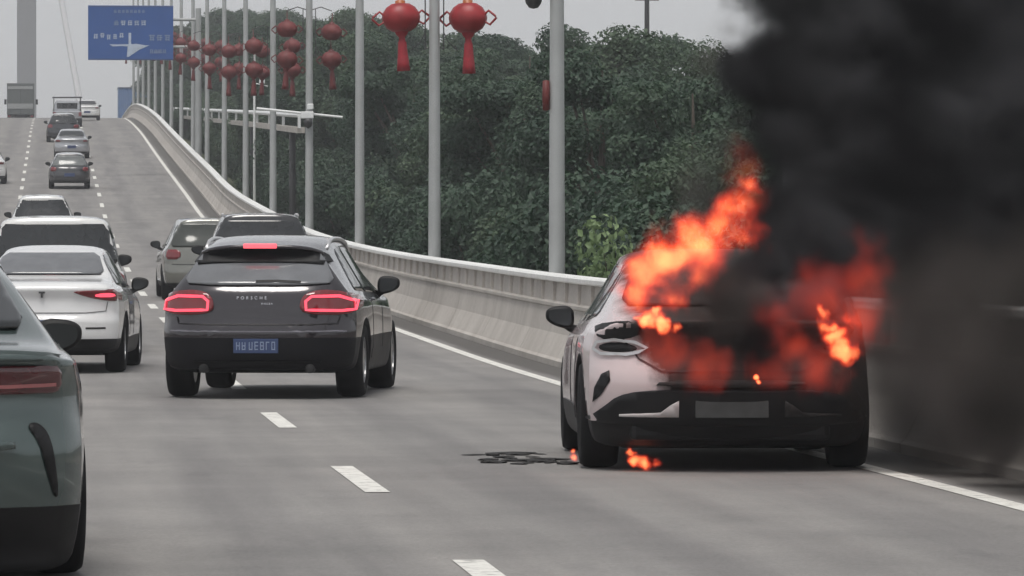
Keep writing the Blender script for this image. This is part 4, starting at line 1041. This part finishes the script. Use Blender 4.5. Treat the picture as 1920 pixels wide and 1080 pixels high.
def burning_car():
    H = 1.47; P = soot_paint('sooty_pink_paint', (.56, .47, .475), .05)
    CHAR = simple('charred_metal', (.014, .013, .013), rough=.8, var=.5, scale=14, bump=.4)
    sp = spec('sedan', 4.95, 1.95, H, axles=(.95, 3.95), wr=.355, tw=.26, clad=.33, wrap=.44, zb=[(0, .17), (.7, .13), (2.4, .14), (4.5, .17), (4.95, .24)],
              top=[(0, .985), (.2, 1.02), (.6, 1.12), (1.2, 1.32), (1.9, 1.45), (2.5, H), (3.0, 1.40), (3.85, 1.02), (4.5, .86), (4.95, .7)],
              zsh=[(0, .90), (1.5, .92), (3.2, .88), (4.95, .62)],
              rear=[(.15, .25), (.3, .09), (.45, .02), (.58, 0), (.66, .02), (.76, .08), (.88, .09), (.96, .03), (1.02, 0), (1.2, 0)])
    c = Car('burning_car', sp, P)
    c.windows([(-.70, 1.08), (-.56, 1.38), (.56, 1.38), (.70, 1.08)], SIDE_SED(H, 1.03), CHAR, windscreen=[(-.64, 1.07), (-.5, 1.38), (.5, 1.38), (.64, 1.07)])
    # lower black bumper, curving up from the wheels
    c.panel('bumper_insert', [(-.97, .33), (-.90, .37), (-.82, .43), (-.74, .50), (-.60, .535), (-.3, .545), (.3, .545), (.60, .535), (.74, .50), (.82, .43), (.97, .33), (.5, .30), (-.5, .30)], BLACK, off=.008, smooth=1)
    c.panel('boot_sill', [(-.50, .56), (-.46, .60), (.46, .60), (.5, .56)], CHAR, off=.03, smooth=1)
    for sd in (-1, 1):
        m = (lambda p: p) if sd > 0 else mirror_poly
        md = CHAR if sd > 0 else BLACK
        t = c.panel('tail_lamp', m([(.60, .885), (.58, .97), (.70, .985), (.86, .96), (.88, .90), (.80, .86)]), md, off=.01, smooth=1, step=.04)
        ringp = [(.545, .812), (.62, .85), (.75, .868), (.86, .85), (.88, .805), (.83, .772), (.68, .768), (.60, .785)]; ringp = [(sd*a, b) for a, b in ringp]
        c.panel('lamp_pocket', m([(.60, .805), (.64, .835), (.75, .852), (.845, .835), (.855, .805), (.81, .787), (.68, .783)]), md, off=.006, smooth=1, step=.04, parent=t)
        c.ribbon('lamp_ring', ringp + ringp[:1], .022, SILVER if sd < 0 else CHAR, off=.018, parent=t)
        c.panel('corner_vent', m([(.79, .665), (.785, .60), (.845, .50), (.895, .455), (.885, .55), (.84, .64)]), BLACK if sd < 0 else CHAR, off=.006, smooth=0, step=.03)
        c.panel('bumper_trim', m([(.345, .37), (.345, .475), (.40, .445), (.46, .40), (.72, .385), (.72, .37)]), simple('trim_pale', (.5, .47, .47), rough=.35) if sd < 0 else CHAR, off=.022, smooth=0, step=.04)
        c.ribbon('door_gap', [(1.45, .36), (1.38, .62), (1.30, .86)], .016, BLACK, 'side', sd, .004)
        c.ribbon('door_gap', [(2.45, .36), (2.47, .9)], .012, BLACK, 'side', sd, .004)
        c.ribbon('sill_blade', [(1.45, .36), (3.4, .36)], .08, BLACK, 'side', sd, .008)
    c.ribbon('boot_gap', [(-.76, .95), (-.60, .74), (-.46, .66), (.46, .66), (.6, .74), (.76, .95)], .012, BLACK)
    c.plate(.425, .48, .135, PLATEGREY, False)
    bm = bmesh.new(); box(bm, -.66, .66, .16, .55, .20, .34, .04); bm_obj('diffuser', bm, BLACK, c.root)
    c.wheels(5, simple('dark_rim', (.05, .05, .052), rough=.4, metal=.5)); c.mirrors(3.15, .985, BLACK, size=.98)
    # charred seat back and pillar showing in the flames
    bm = bmesh.new(); tube(bm, [(.80, .25, .78), (.84, .35, .95), (.80, .55, 1.12)], [.06, .05, .03], 8); bm_obj('burnt_pillar', bm, CHAR, c.root)
    c.place(4.49, 33.75, 3.6, .95, 'pale pink fastback car on fire with its tail charred black', 'car')
    return c
burn = burning_car()

# debris dropped on the road beside the burning car
rngd = random.Random(5)
for k in range(26):
    q = (872 + 195*rngd.random()**.7, 850 + 22*rngd.random())
    d = ray(*q); t = (CAMH + .05)/-d.z; p = d*t
    bm = bmesh.new(); bmesh.ops.create_icosphere(bm, subdivisions=1, radius=1); sx, sy, sz = rngd.uniform(.03, .13), rngd.uniform(.03, .22), rngd.uniform(.004, .014)
    for v in bm.verts: v.co = Vector((v.co.x*sx*rngd.uniform(.6, 1.2), v.co.y*sy*rngd.uniform(.6, 1.2), (v.co.z + .6)*sz))
    o = bm_obj('burnt_scrap', bm, MATS['charred_metal']); o.location = (p.x, p.y, road_z(p.y) + .001); o.rotation_euler = (0, 0, rngd.uniform(0, 3))
    tag(o, 'charred black scrap lying on the road beside the burning car', 'debris', 'charred scraps beside the burning car')

# ------------------------------------------------------------------ fire and smoke
def puff_hull(name, puffs, grow, voxel, base, pad=0):
    bm = bmesh.new()
    for (c, r, w) in puffs:
        g = bmesh.ops.create_icosphere(bm, subdivisions=2, radius=r*grow + pad)
        for v in g['verts']: v.co += c - base
    me = bpy.data.meshes.new(name); bm.to_mesh(me); bm.free()
    o = bpy.data.objects.new(name, me); COL.objects.link(o)
    md = o.modifiers.new('r', 'REMESH'); md.mode = 'VOXEL'; md.voxel_size = voxel
    dg = bpy.context.evaluated_depsgraph_get(); new = bpy.data.meshes.new_from_object(o.evaluated_get(dg)); o.modifiers.clear(); o.data = new
    new.materials.clear(); o.location = base; return o
def puff_field(t, puffs, base, warp=(.0, 1.0), warp2=(.0, 1.0), sharp=1.0):
    """soft sum of spheres in object space, warped by noise"""
    tc = N(t, 'ShaderNodeTexCoord'); pos = tc.outputs['Object']
    for amp, scale in (warp, warp2):
        if amp <= 0: continue
        nz = N(t, 'ShaderNodeTexNoise', i_Scale=scale, i_Detail=1.0, i_Roughness=.55); L(t, tc.outputs['Object'], nz.inputs['Vector'])
        sb = N(t, 'ShaderNodeVectorMath', operation='SUBTRACT'); L(t, nz.outputs['Color'], sb.inputs[0]); sb.inputs[1].default_value = (.5, .5, .5)
        ml = N(t, 'ShaderNodeVectorMath', operation='MULTIPLY_ADD'); L(t, sb.outputs[0], ml.inputs[0]); ml.inputs[1].default_value = (2*amp, 2*amp, 2*amp); L(t, pos, ml.inputs[2]); pos = ml.outputs[0]
    acc = None
    for (c, r, w) in puffs:
        ds = N(t, 'ShaderNodeVectorMath', operation='DISTANCE'); L(t, pos, ds.inputs[0]); ds.inputs[1].default_value = c - base
        ma = N(t, 'ShaderNodeMath', operation='MULTIPLY_ADD', use_clamp=(w*sharp <= 1.0)); L(t, ds.outputs['Value'], ma.inputs[0]); ma.inputs[1].default_value = -w*sharp/r; ma.inputs[2].default_value = w*sharp
        out = ma.outputs[0]
        if acc is None:
            mx0 = N(t, 'ShaderNodeMath', operation='MAXIMUM'); L(t, out, mx0.inputs[0]); mx0.inputs[1].default_value = 0; acc = mx0.outputs[0]
        else:
            mx = N(t, 'ShaderNodeMath', operation='SMOOTH_MAX'); L(t, acc, mx.inputs[0]); L(t, out, mx.inputs[1]); mx.inputs[2].default_value = .25; acc = mx.outputs[0]
    return acc, tc
def P3(px, py, Y, rpx): return (at_Y(px, py, Y), rpx*Y/FPX)
def smoke(name, spec_, density, color, label, warp, detail, step, aniso=0.0, erode=.35, soft=.55):
    puffs = []
    for px, py, Y, rp, w in spec_:
        c, r = P3(px, py, Y, rp); puffs.append((c, r, w))
    base = Vector((4.6, 34.0, 0.4))
    o = puff_hull(name, puffs, 1.0, .12, base, .55*(warp[0][0] + warp[1][0]))
    m = bpy.data.materials.new(name); m.use_nodes = True; t = m.node_tree; t.nodes.clear()
    out = N(t, 'ShaderNodeOutputMaterial'); pv = N(t, 'ShaderNodeVolumePrincipled'); L(t, pv.outputs[0], out.inputs['Volume'])
    f, tc = puff_field(t, puffs, base, *warp)
    nz = N(t, 'ShaderNodeTexNoise', i_Scale=detail, i_Detail=3.0, i_Roughness=.62); L(t, tc.outputs['Object'], nz.inputs['Vector'])
    er = N(t, 'ShaderNodeMath', operation='MULTIPLY_ADD'); L(t, nz.outputs[0], er.inputs[0]); er.inputs[1].default_value = -erode; L(t, f, er.inputs[2])
    mr = N(t, 'ShaderNodeMapRange', interpolation_type='SMOOTHSTEP'); mr.inputs['From Min'].default_value = 0; mr.inputs['From Max'].default_value = soft; mr.inputs['To Max'].default_value = density; L(t, er.outputs[0], mr.inputs[0])
    L(t, mr.outputs[0], pv.inputs['Density'])
    n2 = N(t, 'ShaderNodeTexNoise', i_Scale=1.1, i_Detail=1.0); L(t, tc.outputs['Object'], n2.inputs['Vector'])
    L(t, ramp(t, n2.outputs[0], [(.36, tuple(q*.45 for q in color)), (.66, tuple(q*1.7 for q in color))]), pv.inputs['Color']); pv.inputs['Anisotropy'].default_value = aniso
    m.cycles.volume_step_rate = step
    o.data.materials.append(m); tag(o, label, 'smoke', kind='stuff'); return o
def flame(spec_, label, strength, warp=((.10, 2.2), (.04, 6.0)), detail=5.0, step=.5, dens=1.5, erode=.55, edge=.6, red=0):
    puffs = []
    for px, py, Y, rp, w in spec_:
        c, r = P3(px, py, Y, rp); puffs.append((c, r, w))
    base = Vector((sum(p[0].x for p in puffs)/len(puffs), puffs[0][0].y, min(p[0].z - p[1] for p in puffs)))
    o = puff_hull('flame', puffs, 1.0, max(.012, min(p[1] for p in puffs)*.3), base, .5*(warp[0][0] + warp[1][0]))
    m = bpy.data.materials.new('flame'); m.use_nodes = True; t = m.node_tree; t.nodes.clear()
    out = N(t, 'ShaderNodeOutputMaterial'); pv = N(t, 'ShaderNodeVolumePrincipled'); L(t, pv.outputs[0], out.inputs['Volume'])
    f, tc = puff_field(t, puffs, base, *warp)
    mp = N(t, 'ShaderNodeMapping'); mp.inputs['Scale'].default_value = (1, 1, .55); L(t, tc.outputs['Object'], mp.inputs[0])
    nz = N(t, 'ShaderNodeTexNoise', i_Scale=detail, i_Detail=6.0, i_Roughness=.68, i_Distortion=.9); L(t, mp.outputs[0], nz.inputs['Vector'])
    er = N(t, 'ShaderNodeMath', operation='MULTIPLY_ADD'); L(t, nz.outputs[0], er.inputs[0]); er.inputs[1].default_value = -erode; L(t, f, er.inputs[2])
    hot = N(t, 'ShaderNodeMapRange', interpolation_type='SMOOTHSTEP'); hot.inputs['From Max'].default_value = edge; L(t, er.outputs[0], hot.inputs[0])
    L(t, ramp(t, hot.outputs[0], [(0, (.6, .02, .014)), (.5, (.8, .045, .025)), (1, (1, .085, .038))] if red else [(0, (.55, .025, .016)), (.4, (.8, .055, .025)), (.75, (1, .15, .045)), (1, (1, .30, .10))]), pv.inputs['Emission Color'])
    pw = N(t, 'ShaderNodeMath', operation='MULTIPLY'); L(t, hot.outputs[0], pw.inputs[0]); pw.inputs[1].default_value = strength; L(t, pw.outputs[0], pv.inputs['Emission Strength'])
    dn = N(t, 'ShaderNodeMath', operation='MULTIPLY'); L(t, hot.outputs[0], dn.inputs[0]); dn.inputs[1].default_value = dens; L(t, dn.outputs[0], pv.inputs['Density'])
    pv.inputs['Color'].default_value = (.1, .04, .02, 1); m.cycles.volume_step_rate = step
    o.data.materials.append(m); tag(o, label, 'flame', kind='stuff'); return o
BLK = (.080, .080, .086)
smoke('black_smoke', [
    (1430, 610, 32.9, 120, .85), (1340, 575, 33.0, 95, .6), (1285, 550, 33.2, 75, .45), (1530, 580, 33.1, 130, .85), (1400, 510, 33.5, 120, .85), (1530, 490, 34.0, 170, 1), (1480, 410, 34.4, 150, 1), (1580, 380, 34.5, 200, 1),
    (1450, 270, 34.7, 130, .9), (1600, 240, 34.8, 230, 1), (1470, 130, 35.0, 180, .95), (1385, 150, 34.8, 110, .8), (1385, 310, 34.8, 80, .6), (1620, 60, 35.2, 260, 1), (1480, -40, 35.4, 190, 1),
    (1770, 340, 34.6, 230, 1), (1800, 130, 35.2, 250, 1), (1860, -60, 35.6, 260, 1), (1700, -140, 35.6, 280, 1), (1950, 250, 34.8, 250, 1), (1710, 490, 34.0, 170, .9), (1840, 470, 34.0, 190, .85), (1960, 440, 34.0, 190, .8), (2090, 120, 35.4, 270, .9), (1950, -300, 36, 300, .9)],
    18, BLK, 'thick black smoke column rising from the burning car', ((.24, .9), (.15, 2.6)), 3.4, .36, erode=.5, soft=.55)
smoke('grey_smoke', [(1770, 600, 33.4, 260, .9), (1690, 740, 32.8, 200, .8), (1860, 760, 32.2, 240, .85), (2000, 620, 33.0, 290, 1), (1750, 850, 32.5, 140, .55), (1660, 640, 33.0, 150, .75), (1900, 800, 30.7, 200, .8), (1990, 650, 29.9, 240, .9), (1980, 860, 29.8, 170, .7)],
    6.0, (.105, .094, .088), 'thin grey brown smoke drifting from the burning car over the barrier', ((.25, .9), (.10, 3.0)), 2.2, .5, erode=.25, soft=.95)
smoke('grey_smoke', [(1340, 350, 35.2, 120, .6), (1290, 420, 35.0, 90, .5), (1375, 260, 35.2, 90, .6), (1340, 130, 35.2, 85, .65), (1365, 60, 35.2, 70, .5), (1280, 555, 32.5, 85, .75), (1350, 590, 32.4, 100, .8), (1330, 525, 32.6, 95, .8), (1400, 560, 32.5, 90, .7)],
    5.0, (.17, .16, .15), 'thin grey smoke wisp rising along the edge of the black column', ((.18, 1.2), (.09, 3.5)), 2.8, .45, erode=.35)
FL = ((.13, 2.6), (.07, 7.0))
flame([(1175, 545, 32.9, 65, .9), (1210, 510, 32.9, 80, 1.2), (1250, 480, 32.9, 90, 1.3), (1300, 455, 32.9, 95, 1.25), (1345, 420, 33.0, 90, 1.05), (1380, 385, 33.1, 80, .95), (1405, 350, 33.2, 65, .85), (1330, 485, 32.9, 80, .95), (1245, 530, 32.8, 65, .8), (1390, 440, 33.1, 85, .85), (1200, 560, 32.6, 75, 1.0), (1265, 560, 32.5, 75, .85), (1300, 510, 32.7, 85, .95)], 'tall orange flames leaping from the roof of the burning car', 6.2, ((.15, 2.6), (.09, 7.5)), 6.5, erode=.85, edge=.58)
flame([(1390, 320, 33.6, 70, .8), (1385, 280, 33.7, 55, .6), (1400, 370, 33.4, 80, .8)], 'dark red flame tip fading into the black smoke above the roof', .5, ((.1, 3), (.05, 8)), 5, erode=.4)
flame([(1185, 570, 32.7, 65, .8), (1240, 560, 32.6, 75, .7), (1225, 590, 32.4, 55, .6)], 'smoky orange fire licking the rear pillar of the burning car', 1.5, ((.08, 3), (.05, 8)), 8, erode=.6)
flame([(1210, 602, 32.3, 34, 1.2), (1240, 606, 32.3, 34, 1.3), (1266, 613, 32.3, 24, 1.1), (1228, 586, 32.3, 26, 1.1), (1195, 598, 32.3, 22, 1)], 'small bright orange flame above the tail lamp of the burning car', 18, ((.06, 6), (.03, 16)), 14, erode=.8, edge=.5)
flame([(1250, 660, 32.25, 110, 1.1), (1320, 690, 32.2, 95, 1.2), (1225, 650, 32.25, 75, 1)], 'dull red fire glowing over the boot of the burning car', .75, ((.12, 4), (.06, 10)), 7, erode=.9, red=1)
flame([(1562, 630, 32.3, 44, 1.1), (1580, 658, 32.3, 44, 1.3), (1552, 608, 32.3, 32, 1.1), (1545, 588, 32.3, 22, 1), (1602, 660, 32.3, 30, 1), (1590, 600, 32.4, 55, .7)], 'bright orange flame at the right tail corner of the burning car', 13, ((.07, 5), (.04, 14)), 11, erode=.8, edge=.5)
flame([(1600, 600, 32.5, 120, 1.05), (1610, 520, 32.7, 115, .95), (1540, 560, 32.6, 140, .9), (1615, 460, 32.9, 90, .75), (1450, 580, 32.5, 110, .7)], 'dim red glow of fire rising in the smoke at the right tail corner', 1.0, ((.15, 3), (.07, 8)), 6, erode=.75, red=1)
flame([(1480, 650, 32.3, 90, 1.2), (1440, 695, 32.2, 100, 1), (1530, 690, 32.2, 110, 1.1), (1465, 600, 32.4, 120, .85), (1370, 685, 32.2, 90, .85), (1570, 700, 32.2, 70, .8)], 'dim red fire inside the smoke at the tail of the burning car', .9, ((.15, 3), (.07, 8)), 6, erode=.95, red=1)
flame([(1188, 864, 33.2, 24, 1.2), (1208, 868, 33.2, 26, 1.1), (1182, 846, 33.2, 16, 1.2), (1230, 872, 33.3, 20, .8)], 'small flame burning under the car behind its wheel', 20, ((.035, 9), (.02, 24)), 17, erode=.8, edge=.5)
flame([(1076, 858, 34.5, 12, 1.1), (1074, 846, 34.5, 9, 1.1)], 'tiny flame at the front wheel of the burning car', 24, ((.012, 14), (.008, 30)), 24, erode=.5)
flame([(1418, 708, 32.2, 9, 1.2), (1422, 716, 32.2, 8, 1.2)], 'small bright spark of flame over the number plate', 45, ((.01, 14), (.006, 30)), 24, erode=.4)

# ------------------------------------------------------------------ air
bm = bmesh.new(); box(bm, -2600, 2600, -2600, 2600, -20, 125); hz = bm_obj('haze', bm, None)
m = bpy.data.materials.new('haze_air'); m.use_nodes = True; t = m.node_tree; t.nodes.clear()
out = N(t, 'ShaderNodeOutputMaterial'); pv = N(t, 'ShaderNodeVolumePrincipled'); pv.inputs['Color'].default_value = (.93, .95, 1, 1); pv.inputs['Density'].default_value = .0005
L(t, pv.outputs[0], out.inputs['Volume']); hz.data.materials.append(m); tag(hz, 'pale haze hanging over the road', 'haze', kind='stuff')
